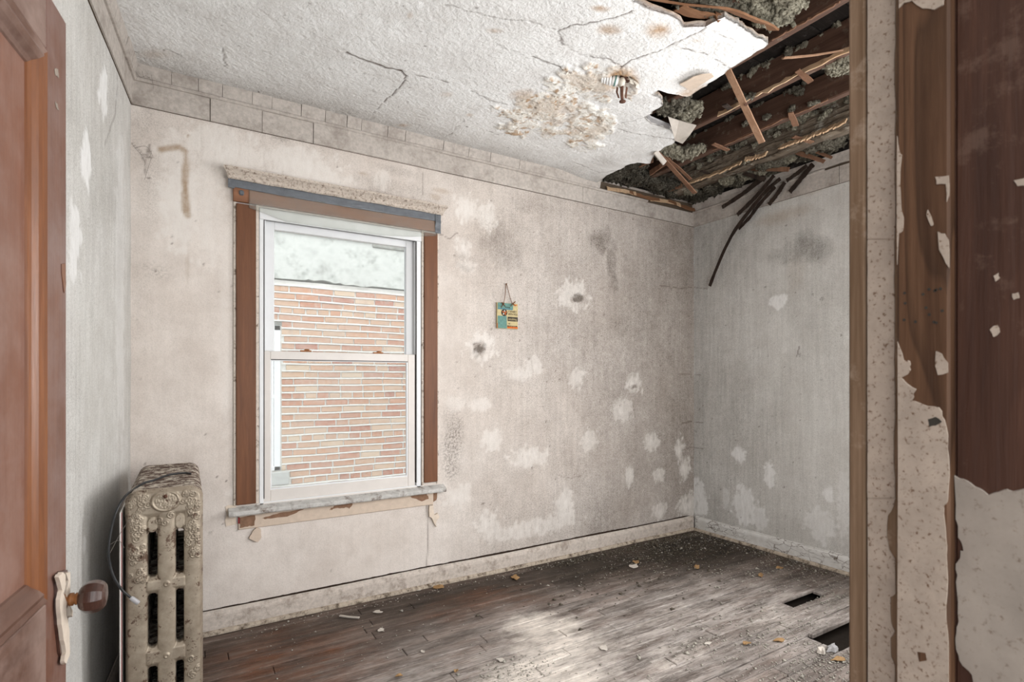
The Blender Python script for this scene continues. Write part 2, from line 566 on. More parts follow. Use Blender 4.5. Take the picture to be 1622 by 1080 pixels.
def floor_mat():
    m = NT('weathered_floor_planks', 0.7, 0.25)
    p = m.pos()
    r = m.rnd()
    sh = m.n('ShaderNodeVectorMath', {0: p, 1: m.n('ShaderNodeCombineXYZ', {0: m.math('MULTIPLY', r, 11.0), 1: m.math('MULTIPLY', r, 3.0), 2: r})}, operation='ADD')
    g1 = m.noise(m.map(sh, (2.2, 34, 34)), 1.0, 5, 0.7, 0.5)
    g2 = m.noise(m.map(sh, (9, 160, 160)), 1.0, 3, 0.6)
    c = m.ramp(g1, [(0.25, (0.050, 0.036, 0.029)), (0.5, (0.115, 0.088, 0.074)), (0.75, (0.22, 0.185, 0.160))])
    c = m.mix(m.math('MULTIPLY', r, 0.30), c, (0.15, 0.09, 0.068))
    c = m.mix(1.0, c, m.ramp(m.n('ShaderNodeTexWhiteNoise', {'W': r}, noise_dimensions='1D'), [(0.0, (0.72, 0.72, 0.72)), (1.0, (1.2, 1.2, 1.2))]), 'MULTIPLY')
    wn = m.n('ShaderNodeTexNoise', {'Vector': p, 'Scale': 3.5, 'Detail': 5.0, 'Roughness': 0.7}, out='Color')
    wv = m.n('ShaderNodeVectorMath', {0: m.n('ShaderNodeVectorMath', {0: wn, 1: (0.5, 0.5, 0.5)}, operation='SUBTRACT'), 1: (0.7, 0.45, 0.0)}, operation='MULTIPLY')
    wp = m.n('ShaderNodeVectorMath', {0: p, 1: wv}, operation='ADD')

    def blob(x, y, rx, ry):
        v = m.map(wp, (1 / rx, 1 / ry, 0.0), (-x / rx, -y / ry, 0))
        L = m.n('ShaderNodeVectorMath', {0: v}, out='Value', operation='LENGTH')
        return m.n('ShaderNodeMapRange', {0: L, 1: 1.15, 2: 0.35, 3: 0.0, 4: 1.0})

    def blobs(lst):
        o = None
        for (x, y, rx, ry, s) in lst:
            b = m.math('MULTIPLY', blob(x, y, rx, ry), s)
            o = b if o is None else m.math('MAXIMUM', o, b)
        return o

    # walked-in grey film over the middle of the room
    gr = blobs([(1.75, 1.95, 1.25, 0.75, 1.0), (2.5, 2.05, 1.0, 0.55, 0.95), (0.85, 2.0, 0.75, 0.55, 0.9), (2.9, 1.7, 0.9, 0.55, 0.9)])
    gm = m.math('MULTIPLY', gr, m.ramp(m.noise(m.map(p, (3, 14, 1)), 1.0, 4, 0.75), [(0.30, 0.0), (0.58, 1.0)]), True)
    c = m.mix(m.math('MULTIPLY', gm, 0.9), c, (0.37, 0.335, 0.31))
    sc_ = m.math('MULTIPLY', gr, m.ramp(m.noise(m.map(p, (5, 42, 1)), 1.0, 4, 0.8), [(0.54, 0.0), (0.66, 1.0)]), True)
    c = m.mix(m.math('MULTIPLY', sc_, 0.75), c, (0.52, 0.48, 0.45))
    sd_ = m.math('MULTIPLY', gr, m.ramp(m.noise(m.map(p, (3.2, 30, 1), (3, 1, 0)), 1.0, 4, 0.8), [(0.54, 0.0), (0.64, 1.0)]), True)
    c = m.mix(m.math('MULTIPLY', sd_, 0.7), c, (0.085, 0.065, 0.055))
    # rot-dark corner
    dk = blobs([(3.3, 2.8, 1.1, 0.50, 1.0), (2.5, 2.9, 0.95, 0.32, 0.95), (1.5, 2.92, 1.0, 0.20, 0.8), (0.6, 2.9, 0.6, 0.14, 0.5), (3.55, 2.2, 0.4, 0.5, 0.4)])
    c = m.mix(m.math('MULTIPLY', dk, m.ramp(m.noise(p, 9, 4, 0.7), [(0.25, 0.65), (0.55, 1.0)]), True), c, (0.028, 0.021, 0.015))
    # red-brown varnish left by the radiator and by the wall
    rd = blobs([(0.35, 2.55, 0.45, 0.5, 0.85), (1.5, 2.75, 0.5, 0.2, 0.5)])
    c = m.mix(m.math('MULTIPLY', rd, m.ramp(m.noise(m.map(p, (3, 12, 1)), 1.0, 5, 0.7), [(0.35, 0.0), (0.6, 1.0)]), True), c, (0.13, 0.05, 0.022))
    # spilt plaster dust
    du = blobs([(1.62, 2.28, 0.30, 0.20, 0.95), (1.32, 1.88, 0.42, 0.30, 1.0), (1.55, 2.05, 0.35, 0.25, 0.9), (1.05, 1.72, 0.4, 0.2, 0.8), (2.0, 1.75, 0.45, 0.12, 0.45), (2.2, 2.1, 0.4, 0.06, 0.4), (2.75, 1.75, 0.5, 0.15, 0.4)])
    dn = m.math('ADD', m.math('MULTIPLY', m.noise(p, 8, 6, 0.7), 0.7), m.math('MULTIPLY', m.noise(m.map(p, (4, 20, 1)), 1.0, 5, 0.7), 0.5))
    dm = m.ramp(m.math('MULTIPLY', du, dn), [(0.14, 0.0), (0.66, 1.0)])
    c = m.mix(m.math('MULTIPLY', dm, 0.95), c, (0.66, 0.60, 0.54))
    mo = m.noise(m.map(p, (3.0, 11.0, 1)), 1.0, 5, 0.75)
    c = m.mix(1.0, c, m.ramp(mo, [(0.34, (0.52, 0.50, 0.48)), (0.50, (1.05, 1.04, 1.03)), (0.66, (1.38, 1.36, 1.34))]), 'MULTIPLY')
    # grit
    gt = m.ramp(m.noise(p, 95.0, 4, 0.8), [(0.62, 0.0), (0.70, 1.0)])
    c = m.mix(m.math('MULTIPLY', gt, 0.5), c, (0.45, 0.41, 0.36))
    c = m.mix(m.math('MULTIPLY', m.ramp(g2, [(0.30, 1.0), (0.45, 0.0)]), 0.5), c, (0.03, 0.022, 0.017))
    m.bump(m.math('ADD', g1, g2), 0.35, 0.004)
    return m.color(c)


MAT['floor'] = floor_mat()
MAT['subfloor'] = simple('black_under_floor', (0.018, 0.014, 0.011), 0.95, 0.05)
MAT['joist'] = wood('old_joist_wood', (0.050, 0.026, 0.017), (0.135, 0.075, 0.052), 'Y', 0.8, 0.8, 0.15, wear=(0.20, 0.165, 0.13), wearamt=0.35)
MAT['rotjoist'] = wood('rotten_joist_wood', (0.075, 0.055, 0.040), (0.31, 0.255, 0.195), 'Y', 1.6, 0.95, 0.05, wear=(0.33, 0.31, 0.265), wearamt=0.9, bump=1.0)
MAT['deck'] = wood('black_roof_board', (0.012, 0.010, 0.009), (0.035, 0.028, 0.024), 'X', 0.8, 0.9, 0.1, wear=(0.12, 0.11, 0.10), wearamt=0.35)
MAT['palelath'] = wood('pale_broken_lath', (0.27, 0.15, 0.09), (0.50, 0.32, 0.215), 'Z', 0.9, 0.8, 0.1, bump=0.3)
MAT['midlath'] = wood('brown_lath', (0.13, 0.065, 0.04), (0.29, 0.165, 0.105), 'Z', 0.9, 0.8, 0.1)
MAT['darklath'] = wood('wet_dark_lath', (0.014, 0.010, 0.008), (0.060, 0.038, 0.028), 'Z', 0.9, 0.75, 0.2, wear=(0.26, 0.23, 0.19), wearamt=0.25)
MAT['splinter'] = wood('raw_splintered_wood', (0.42, 0.27, 0.16), (0.72, 0.53, 0.35), 'Y', 1.6, 0.9, 0.05, wear=(0.16, 0.10, 0.06), wearamt=0.5, bump=0.7)
MAT['brownstrip'] = wood('curled_brown_strip', (0.13, 0.06, 0.03), (0.34, 0.185, 0.105), 'X', 0.7, 0.8, 0.1, bump=0.3)


def insul(name, a, b, k):
    m = NT(name, 0.98, 0.02)
    p = m.pos()
    n1 = m.noise(p, 85.0, 6, 0.85)
    n2 = m.noise(p, 11.0, 4, 0.7)
    c = m.ramp(n1, [(0.38, k), (0.50, a), (0.62, b)])
    c = m.mix(m.ramp(n2, [(0.40, 0.0), (0.66, 0.8)]), c, tuple(x * 0.45 for x in a))
    m.bump(n1, 1.0, 0.02)
    return m.color(c)


MAT['insul'] = insul('grey_loose_insulation', (0.25, 0.225, 0.175), (0.50, 0.47, 0.38), (0.03, 0.026, 0.02))
MAT['insulpale'] = insul('pale_loose_insulation', (0.46, 0.42, 0.32), (0.70, 0.665, 0.53), (0.09, 0.075, 0.05))
MAT['insuldark'] = insul('sooty_loose_insulation', (0.12, 0.107, 0.084), (0.32, 0.30, 0.245), (0.012, 0.010, 0.008))
MAT['doorwood'] = wood('varnished_door_wood', (0.115, 0.044, 0.026), (0.225, 0.105, 0.068), 'Z', 0.9, 0.42, 0.4, gray=(0.24, 0.16, 0.14), bump=0.15)
MAT['doorpanel'] = wood('varnished_panel_wood', (0.145, 0.055, 0.031), (0.27, 0.122, 0.077), 'Z', 0.6, 0.4, 0.4, gray=(0.30, 0.19, 0.155), bump=0.12)
MAT['doormould'] = wood('orange_moulding_wood', (0.125, 0.038, 0.012), (0.29, 0.105, 0.033), 'Z', 1.4, 0.35, 0.5, bump=0.15)
MAT['doorrail'] = wood('varnished_rail_wood', (0.085, 0.036, 0.022), (0.175, 0.09, 0.062), 'Y', 0.9, 0.42, 0.4, gray=(0.34, 0.235, 0.195), bump=0.15)
MAT['jambdark'] = wood('dark_jamb_wood', (0.036, 0.014, 0.008), (0.105, 0.045, 0.026), 'Z', 1.0, 0.5, 0.35, wear=(0.22, 0.14, 0.10), wearamt=0.25, figure=0.12)
MAT['stopwood'] = wood('stained_stop_wood', (0.065, 0.029, 0.014), (0.21, 0.108, 0.056), 'Z', 1.3, 0.6, 0.25, figure=0.55)
MAT['edgewood'] = wood('tan_edge_wood', (0.13, 0.075, 0.04), (0.34, 0.225, 0.145), 'Z', 1.5, 0.7, 0.15, wear=(0.40, 0.30, 0.22), wearamt=0.5)
MAT['jambpaint'] = simple('flaking_jamb_paint', (0.42, 0.335, 0.265), 0.75, 0.15, 0.14, 30.0, 0.3, dirt=(0.15, 0.085, 0.05), dirtlo=0.56, dirthi=0.64, dirtscale=190.0)
MAT['jambpaintgrey'] = simple('flaking_grey_jamb_paint', (0.34, 0.285, 0.235), 0.75, 0.15, 0.16, 14.0, 0.3, dirt=(0.17, 0.12, 0.085), dirtlo=0.57, dirthi=0.70, dirtscale=110.0)
MAT['paintchip'] = simple('thick_cream_paint', (0.66, 0.56, 0.46), 0.7, 0.2, 0.08, 40.0, 0.3)
MAT['knob'] = simple('worn_brown_knob', (0.060, 0.027, 0.019), 0.28, 0.6, 0.5, 28.0, 0.15, dirt=(0.30, 0.20, 0.16), dirtlo=0.62, dirthi=0.74, dirtscale=40.0)
MAT['brass'] = simple('rusted_shank', (0.30, 0.12, 0.04), 0.5, 0.4, 0.4, 60.0, 0.3)


def radiator_mat():
    m = NT('flaking_silver_radiator_paint', 0.5, 0.5)
    p = m.pos()
    n1 = m.noise(p, 24, 5, 0.65)
    c = m.ramp(n1, [(0.3, (0.275, 0.222, 0.165)), (0.7, (0.44, 0.37, 0.285))])
    rust = m.ramp(m.noise(p, 21, 6, 0.8), [(0.55, 0.0), (0.60, 1.0)])
    c = m.mix(m.math('MULTIPLY', rust, 0.9), c, (0.10, 0.052, 0.032))
    fine = m.ramp(m.noise(p, 130, 3, 0.7), [(0.66, 0.0), (0.72, 1.0)])
    c = m.mix(m.math('MULTIPLY', fine, 0.6), c, (0.13, 0.07, 0.04))
    m.b.inputs['Metallic'].default_value = 0.45
    m.bump(m.math('SUBTRACT', n1, rust), 0.2, 0.003)
    return m.color(c)


MAT['radiator'] = radiator_mat()


def radtop_mat():
    m = NT('chipped_radiator_sections', 0.7, 0.3)
    p = m.pos()
    ch = m.ramp(m.noise(m.map(p, (30, 55, 30)), 1.0, 6, 0.75), [(0.44, 0.0), (0.52, 1.0)])
    c = m.mix(ch, m.ramp(m.noise(p, 30, 4), [(0.3, (0.42, 0.36, 0.29)), (0.7, (0.58, 0.52, 0.44))]), (0.085, 0.050, 0.036))
    m.bump(ch, -0.5, 0.004)
    return m.color(c)


MAT['radtop'] = radtop_mat()
MAT['black'] = simple('black_rubber', (0.012, 0.012, 0.013), 0.4, 0.5, 0.1, 10, 0.0)
MAT['greyplug'] = simple('grey_plastic', (0.42, 0.41, 0.42), 0.5, 0.4, 0.05, 10, 0.0)
MAT['white'] = simple('white_board', (0.74, 0.70, 0.66), 0.7, 0.2, 0.05, 20, 0.0)
MAT['red'] = simple('dark_red_edge', (0.22, 0.03, 0.03), 0.7, 0.2, 0.1, 20, 0.0)
MAT['rust'] = simple('rusty_iron', (0.10, 0.045, 0.028), 0.7, 0.3, 0.4, 60, 0.4)
MAT['bulb'] = simple('white_bulb_glass', (0.82, 0.82, 0.80), 0.25, 0.5, 0.02, 20, 0.0)
MAT['bulbbase'] = simple('cream_bulb_base', (0.62, 0.58, 0.50), 0.5, 0.3, 0.05, 20, 0.0)
MAT['teal'] = simple('teal_paint', (0.12, 0.235, 0.205), 0.7, 0.2, 0.2, 60, 0.1)
MAT['tealdark'] = simple('blue_teal_paint', (0.085, 0.20, 0.235), 0.7, 0.2, 0.2, 60, 0.1)
MAT['cream'] = simple('cream_paint', (0.50, 0.41, 0.22), 0.7, 0.2, 0.12, 60, 0.1, dirt=(0.35, 0.27, 0.13), dirtlo=0.6, dirthi=0.75, dirtscale=90)
MAT['charcoal'] = simple('charcoal_paint', (0.045, 0.038, 0.030), 0.7, 0.2, 0.2, 60, 0.1)
MAT['orange'] = simple('orange_paint', (0.50, 0.115, 0.022), 0.7, 0.2, 0.15, 60, 0.1)
MAT['ink'] = simple('dark_ink', (0.04, 0.032, 0.028), 0.8, 0.1, 0.1, 60, 0.0)
MAT['twine'] = simple('brown_twine', (0.17, 0.085, 0.045), 0.9, 0.05, 0.3, 300, 0.4)
MAT['mortar'] = simple('pale_mortar', (0.72, 0.70, 0.66), 0.95, 0.05, 0.08, 30, 0.3)
MAT['parge'] = simple('mottled_grey_parging', (0.58, 0.585, 0.555), 0.95, 0.05, 0.25, 5.0, 0.4, dirt=(0.20, 0.21, 0.19), dirtlo=0.46, dirthi=0.72, dirtscale=5.0)
MAT['coping'] = simple('sooty_stone_coping', (0.25, 0.25, 0.23), 0.95, 0.05, 0.35, 20, 0.4)
MAT['stone'] = simple('grey_sill_stone', (0.44, 0.44, 0.42), 0.95, 0.05, 0.12, 25, 0.3)
MAT['blind'] = simple('grey_slat_blind', (0.16, 0.18, 0.18), 0.7, 0.2, 0.1, 20, 0)
MAT['debris'] = simple('plaster_crumbs', (0.38, 0.355, 0.305), 0.95, 0.05, 0.35, 35, 0.0)
MAT['debrisdark'] = simple('dark_crumbs', (0.10, 0.085, 0.065), 0.95, 0.05, 0.5, 45, 0.0)
MAT['tanchip'] = simple('tan_paper_chip', (0.33, 0.205, 0.10), 0.9, 0.05, 0.2, 30, 0.1)
MAT['whitechip'] = simple('white_plaster_chip', (0.54, 0.49, 0.435), 0.9, 0.05, 0.1, 30, 0.2)
MAT['greychip'] = simple('grey_painted_chunk', (0.34, 0.33, 0.33), 0.9, 0.05, 0.15, 30, 0.2)
MAT['flake'] = simple('curling_ceiling_paint', (0.70, 0.66, 0.58), 0.85, 0.1, 0.10, 50, 0.2, dirt=(0.36, 0.26, 0.15), dirtlo=0.58, dirthi=0.75, dirtscale=40.0)
MAT['web'] = simple('dusty_cobweb', (0.20, 0.18, 0.16), 0.95, 0.05, 0.1, 30, 0.0)


def brick_mat():
    m = NT('weathered_common_brick', 0.95, 0.05)
    p = m.pos(); r = m.rnd()
    c = m.ramp(r, [(0.0, (0.50, 0.34, 0.24)), (0.2, (0.52, 0.28, 0.17)), (0.4, (0.42, 0.17, 0.11)), (0.55, (0.58, 0.44, 0.32)), (0.72, (0.50, 0.26, 0.16)), (0.86, (0.36, 0.13, 0.09)), (1.0, (0.56, 0.38, 0.26))])
    n1 = m.noise(p, 30, 5, 0.75)
    c = m.mix(m.ramp(n1, [(0.42, 0.0), (0.72, 0.65)]), c, (0.60, 0.50, 0.41))
    c = m.mix(m.ramp(m.noise(p, 14, 5, 0.7), [(0.58, 0.0), (0.72, 0.6)]), c, (0.30, 0.25, 0.22))
    m.bump(n1, 0.4, 0.006)
    return m.color(c)


MAT['brick'] = brick_mat()


# ------------------------------------------------------------------ walls
def grid(us, vs_):
    U, V = np.meshgrid(us, vs_, indexing='xy')
    nv, nu = U.shape
    i = np.arange(nv - 1)[:, None] * nu + np.arange(nu - 1)[None, :]
    Q = np.stack([i, i + 1, i + nu + 1, i + nu], -1).reshape(-1, 4)
    return U, V, Q


def lin(a, b, step, knots=()):
    ks = [a] + [k for k in sorted(knots) if a < k < b] + [b]
    out = []
    for s, e in zip(ks[:-1], ks[1:]):
        n = max(1, int(round((e - s) / step)))
        out += list(np.linspace(s, e, n + 1)[:-1])
    return np.array(out + [b])


def ell(U, V, lst, soft=0.35, wob=0.3, seed=0, fr=14.0):
    """union of ragged ellipses: (u, v, ru, rv, strength)"""
    M = np.zeros(U.shape)
    wu = (fbm(U * fr, V * fr, 4, seed) - 0.5) * 2
    wv = (fbm(U * fr, V * fr * 0.7, 4, seed + 5) - 0.5) * 2
    for (u, v, ru, rv, s) in lst:
        d = np.hypot((U - u) / ru + wu * wob, (V - v) / rv + wv * wob)
        M = np.maximum(M, s * sst(1.0, 1.0 - soft, d))
    return M


def bpatch(lst):
    out = []
    for (px, py, rx, ry, s) in lst:
        a = onY(px, py); b = onY(px + rx, py); c = onY(px, py - ry)
        out.append((a[0], a[2], abs(b[0] - a[0]), abs(c[2] - a[2]), s))
    return out


def rpatch(lst):
    out = []
    for (px, py, rx, ry, s) in lst:
        a = onX(px, py); b = onX(px + rx, py); c = onX(px, py - ry)
        out.append((a[1], a[2], abs(b[1] - a[1]), abs(c[2] - a[2]), s))
    return out


WX0, WX1, WZ0, WZ1 = 0.325, 1.262, 0.61, 2.215      # opening of window 1
us = lin(-0.42, XR, 0.0085, (WX0, WX1)); vz = np.unique(np.concatenate([lin(0.0, H + 0.02, 0.0085, (WZ0, WZ1)), np.arange(.110, .145, .002)]))
U, V, Q = grid(us, vz)
cu, cv = U.ravel()[Q].mean(1), V.ravel()[Q].mean(1)
Q = Q[~((cu > WX0) & (cu < WX1) & (cv > WZ0) & (cv < WZ1))]
pat = bpatch([(737, 330, 22, 26, .9), (770, 342, 19, 23, .85), (734, 392, 14, 20, .8), (738, 421, 17, 14, .45), (909, 467, 27, 27, .75),
              (760, 552, 26, 26, .85), (820, 592, 18, 14, .6), (845, 582, 14, 18, .65), (913, 600, 14, 18, .6), (1004, 608, 13, 18, .8), (986, 650, 17, 22, .6),
              (1032, 699, 13, 17, .8), (1076, 712, 8, 22, .95), (1084, 742, 10, 20, .95), (1088, 798, 17, 20, .95), (1045, 753, 10, 12, .8), (1045, 810, 13, 15, .85),
              (998, 753, 8, 18, .8), (933, 698, 14, 22, .6), (778, 696, 18, 22, .7), (840, 725, 34, 20, .75), (762, 640, 24, 12, .6), (722, 640, 20, 16, .5),
              (895, 800, 17, 34, .8), (845, 836, 75, 15, .75), (773, 832, 21, 26, .85), (725, 785, 26, 22, .7), (1110, 800, 20, 30, .9),
              (285, 320, 38, 90, .9), (270, 240, 30, 30, .6), (350, 235, 70, 42, .85), (470, 262, 75, 32, .85), (605, 285, 13, 20, .55), (520, 285, 40, 18, .7), (330, 330, 28, 90, .55),
              (372, 780, 12, 16, .6), (357, 500, 10, 200, .3)])
soo = bpatch([(240, 300, 38, 120, .13), (225, 480, 20, 120, .10), (228, 190, 30, 30, .25), (610, 300, 90, 26, .22), (640, 270, 60, 20, .22), (880, 330, 160, 40, .34), (800, 400, 90, 70, .38), (960, 380, 45, 45, .62), (972, 420, 22, 80, .60), (1000, 480, 110, 230, .42), (1080, 420, 40, 190, .50), (870, 640, 120, 190, .26),
              (918, 474, 15, 12, 1.6), (900, 466, 6, 6, 1.0), (759, 552, 13, 14, 1.5), (1004, 612, 8, 7, 1.1), (738, 424, 15, 8, .6), (650, 300, 160, 30, .20), (480, 205, 70, 30, .35), (950, 560, 14, 120, .45), (985, 560, 12, 160, .3),
              (1035, 560, 60, 300, .38), (1020, 330, 130, 40, .45), (760, 770, 90, 30, .18), (1010, 700, 100, 120, .28), (440, 215, 22, 12, .5)])
base_soot_shade = 0.05 + 0.68 * sst(1.0, 2.9, U) * (.40 + 1.0 * fbm(U * 2.2, V * 1.1, 4, 58)) + .14 * sst(3.2, 3.74, U) + 0.12 * sst(1.9, 2.6, V) * (fbm(U * 2.5, V * 2.5, 4, 5)) + 0.14 * (fbm(U * 1.5, V * 1.5, 4, 3) - 0.45)  # sooty film, plus light falloff towards the right painted in
big_ = [a for a in soo if a[2] > .09]; small_ = [a for a in soo if a[2] <= .09]
soot_shade = np.clip(np.maximum(np.maximum(1.7 * ell(U, V, big_, 0.95, 0.45, 9, 6.0), ell(U, V, [(a[0], a[1], a[2] * 1.35, a[3] * 1.35, a[4]) for a in small_], .8, .55, 19, 34.0)), base_soot_shade), 0, 1.5)
patch = np.maximum(ell(U, V, pat, 0.85, 0.42, 1, 20.0), .8 * ell(U, V, pat, 0.35, 0.75, 7, 34.0)) * sst(.22, .62, fbm(U * 55, V * 12, 4, 77) + .18)
for a in bpatch([(918, 474, 17, 15, 1), (759, 552, 14, 15, 1), (1004, 612, 8, 7, 1)]):
    patch *= 1 - sst(1.1, 0.4, np.hypot((U - a[0]) / a[2] + 1.6 * (fbm(U * 34, V * 34, 3, 8) - .5), (V - a[1]) / a[3] + 1.6 * (fbm(U * 34, V * 34, 3, 9) - .5)))
mould = ell(U, V, bpatch([(718, 694, 26, 70, .95), (716, 740, 20, 40, .8), (790, 370, 60, 60, .35), (250, 430, 40, 30, .3), (960, 380, 40, 40, .3)]), 0.8, 0.4, 21, 9.0)
P7 = [onY(*p) for p in ((256, 237), (285, 233), (294, 240), (293, 290), (294, 335), (297, 342))]
stain = 0.75 * sst(0.022, 0.004, seg_dist(U, V, [(p[0], p[2]) for p in P7]) + 0.02 * (fbm(U * 20, V * 20, 3, 4) - .5))
for (px, py, rx, ry, s) in [(698, 302, 20, 6, .4), (690, 312, 14, 8, .35), (297, 425, 5, 36, .22), (575, 275, 14, 4, .35), (298, 215, 4, 4, .7)]:
    a = bpatch([(px, py, rx, ry, s)])[0]
    stain = np.maximum(stain, a[4] * sst(1, .2, np.hypot((U - a[0]) / a[2], (V - a[1]) / a[3]) + .5 * (fbm(U * 30, V * 30, 3, 6) - .5)))
crack = np.zeros(U.shape)


def bline(pts, w, s=1.0, amp=0.006):
    global crack
    q = [onY(*p) for p in pts]
    d = seg_dist(U + amp * 2 * (vn(U * 25, V * 25, 31) - .5), V + amp * 2 * (vn(U * 25, V * 25, 32) - .5), [(p[0], p[2]) for p in q])
    crack = np.maximum(crack, s * sst(w, w * 0.2, d))


bline([(676, 800), (678, 850), (676, 900)], 0.006, .5, 0.002)
bline([(669, 273), (669, 310)], 0.005, .45, 0.001)
bline([(208, 225), (225, 245), (240, 250)], 0.006, .5)
bline([(225, 255), (236, 230), (228, 275)], 0.005, .5)
bline([(1045, 452), (1075, 457), (1096, 455)], 0.007, .5); bline([(1075, 592), (1096, 593)], 0.006, .45)
bline([(1080, 669), (1096, 668)], 0.007, .6); bline([(1080, 712), (1096, 709)], 0.006, .5)
bline([(697, 372), (712, 378), (725, 370)], 0.005, .5); bline([(885, 752), (905, 758), (925, 752)], 0.005, .4)
rng = np.random.default_rng(4)
for _ in range(170):     # little nail holes and scuffs
    u, z = rng.uniform(-0.2, 3.7), rng.uniform(0.2, 2.6); r = rng.uniform(0.004, 0.010)
    i0, i1 = np.searchsorted(us, (u - .03, u + .03)); j0, j1 = np.searchsorted(vz, (z - .03, z + .03))
    sl = np.s_[j0:j1, i0:i1]
    crack[sl] = np.maximum(crack[sl], rng.uniform(.3, .9) * sst(r, r * .3, np.hypot(U[sl] - u, V[sl] - z)))
disp = 0.004 * (fbm(U * 3, V * 3, 4, 12) - .5) + 0.0025 * patch * fbm(U * 30, V * 30, 3, 2) - 0.003 * crack
zcut = .1195 + .0075 * sst(-.2, 1.2, U) * (.35 + 1.0 * vn(U * 5, U * 0 + 1.5, 3)) + .003 * (vn(U * 40, U * 0, 4) - .5)
foot = sst(zcut + .0012, zcut - .0012, V) * (U < XR - .06)
disp = disp - .05 * foot
crack = np.maximum(crack, foot)  # recess above the baseboard also coloured dark, deepening its shade
Vt = np.stack([U, YB - disp, V], -1).reshape(-1, 3)
wb = tag(obj('wall_back', Vt, Q, MAT['wall_back'], None, True, dict(patch=patch, soot_shade=soot_shade, mould=mould, stain=stain, crack=crack)), 'stained beige plaster back wall around the window', kind='structure')

# right wall, with the opening of added window 2 beside the doorway
RY0, RY1, RZ0, RZ1 = 0.52, 1.50, 0.85, 2.45
us = lin(0.30, YB, 0.0085, (RY0, RY1)); vz = lin(0.0, H + 0.02, 0.0085, (RZ0, RZ1))
U, V, Q = grid(us, vz)
cu, cv = U.ravel()[Q].mean(1), V.ravel()[Q].mean(1)
Q = Q[~((cu > RY0) & (cu < RY1) & (cv > RZ0) & (cv < RZ1))]
pat = rpatch([(1234, 477, 15, 14, 1), (1171, 719, 12, 15, .95), (1219, 753, 10, 24, .95), (1178, 800, 22, 36, .95), (1150, 790, 6, 20, .5), (1106, 790, 16, 32, .95), (1312, 782, 10, 14, .9), (1300, 830, 30, 30, .6), (1336, 800, 12, 60, .4), (1205, 820, 12, 22, .7)])
soo = rpatch([(1275, 390, 60, 52, .85), (1240, 400, 50, 40, .5), (1120, 400, 26, 70, .6), (1160, 640, 70, 60, .4), (1112, 420, 22, 60, .4), (1180, 560, 80, 120, .28), (1140, 480, 50, 130, .26), (1280, 560, 60, 90, .22), (1225, 660, 30, 20, .35), (1135, 390, 40, 40, .3)])
base_soot_shade = 0.20 + 0.34 * (fbm(U * 2.0, V * 1.2, 4, 33) - 0.4) + 0.26 * sst(2.1, 3.1, U)  # sooty film, plus dimmer light towards the far corner painted in
soot_shade = np.clip(np.maximum(ell(U, V, soo, 0.95, 0.4, 19, 6.0), base_soot_shade), 0, 1)
patch = np.maximum(.85 * ell(U, V, pat, 0.7, 0.40, 41, 20.0), .9 * ell(U, V, pat, 0.25, 0.6, 47, 30.0)) * sst(.2, .55, fbm(U * 60, V * 9, 4, 78) + .2)
mould = ell(U, V, rpatch([(1302, 474, 4, 4, 1), (1266, 562, 3, 5, 1), (1231, 843, 2, 5, 1), (1102, 683, 3, 3, .8), (1103, 360, 10, 12, .4)]), 0.5, 0.2, 51, 20)
stain = ell(U, V, rpatch([(1240, 340, 60, 16, .35), (1290, 300, 40, 10, .4), (1260, 430, 20, 50, .15)]), 0.9, 0.4, 3, 6)
crack = np.zeros(U.shape)
for pts, w, s in [([(1097, 455), (1120, 457)], .007, .5), ([(1097, 593), (1112, 593)], .006, .4), ([(1097, 669), (1114, 669)], .006, .5), ([(1097, 709), (1113, 711)], .006, .5), ([(1244, 815), (1245, 835)], .004, .4), ([(1266, 548), (1262, 565)], .005, .7)]:
    q = [onX(*p) for p in pts]
    crack = np.maximum(crack, s * sst(w, w * .2, seg_dist(U, V, [(p[1], p[2]) for p in q]) + .004 * (vn(U * 40, V * 40, 3) - .5)))
for _ in range(140):
    u, z = rng.uniform(1.5, 3.1), rng.uniform(0.2, 2.6); r = rng.uniform(0.004, 0.010)
    i0, i1 = np.searchsorted(us, (u - .03, u + .03)); j0, j1 = np.searchsorted(vz, (z - .03, z + .03))
    sl = np.s_[j0:j1, i0:i1]
    crack[sl] = np.maximum(crack[sl], rng.uniform(.2, .8) * sst(r, r * .3, np.hypot(U[sl] - u, V[sl] - z)))
disp = 0.004 * (fbm(U * 3, V * 3, 4, 15) - .5) + 0.0025 * patch
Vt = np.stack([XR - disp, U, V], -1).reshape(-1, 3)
tag(obj('wall_right', Vt, Q[:, ::-1].copy(), MAT['wall_side'], None, True, dict(patch=patch, soot_shade=soot_shade, mould=mould, stain=stain, crack=crack)), 'grey-white streaked plaster wall to the right', kind='structure')

# left wall (runs slightly out of square)
LA = np.array([-0.222, YB]); LD = np.array([-0.085, -0.9964])
us = lin(-0.02, 2.95, 0.01); vz = lin(0.0, H + 0.02, 0.01)
U, V, Q = grid(us, vz)
LN = np.array([0.9964, -0.085, 0.0])
def lw(px, py):
    q = onP(px, py, (LA[0], LA[1], 0), LN)
    return (np.dot(q[:2] - LA, LD), q[2])
pts = []
for (px, py, rx, ry, s) in [(163, 145, 8, 42, 1), (136, 249, 9, 50, 1), (119, 380, 12, 72, .85), (133, 862, 3, 14, .8), (190, 450, 9, 300, .35)]:
    a = lw(px, py); b = lw(px - rx, py); c = lw(px, py - ry)
    pts.append((a[0], a[1], abs(b[0] - a[0]), abs(c[1] - a[1]), s))
patch = ell(U, V, pts, 0.3, 0.6, 61, 22.0)
soot_shade = np.clip(0.20 + 0.36 * (fbm(U * 2, V * 2, 4, 63) - .35) + .10 * sst(.12, 0, U), 0, 1)
mould = 0.15 * sst(.10, .02, U) * fbm(U * 9, V * 9, 3, 2)
crack = np.zeros(U.shape)
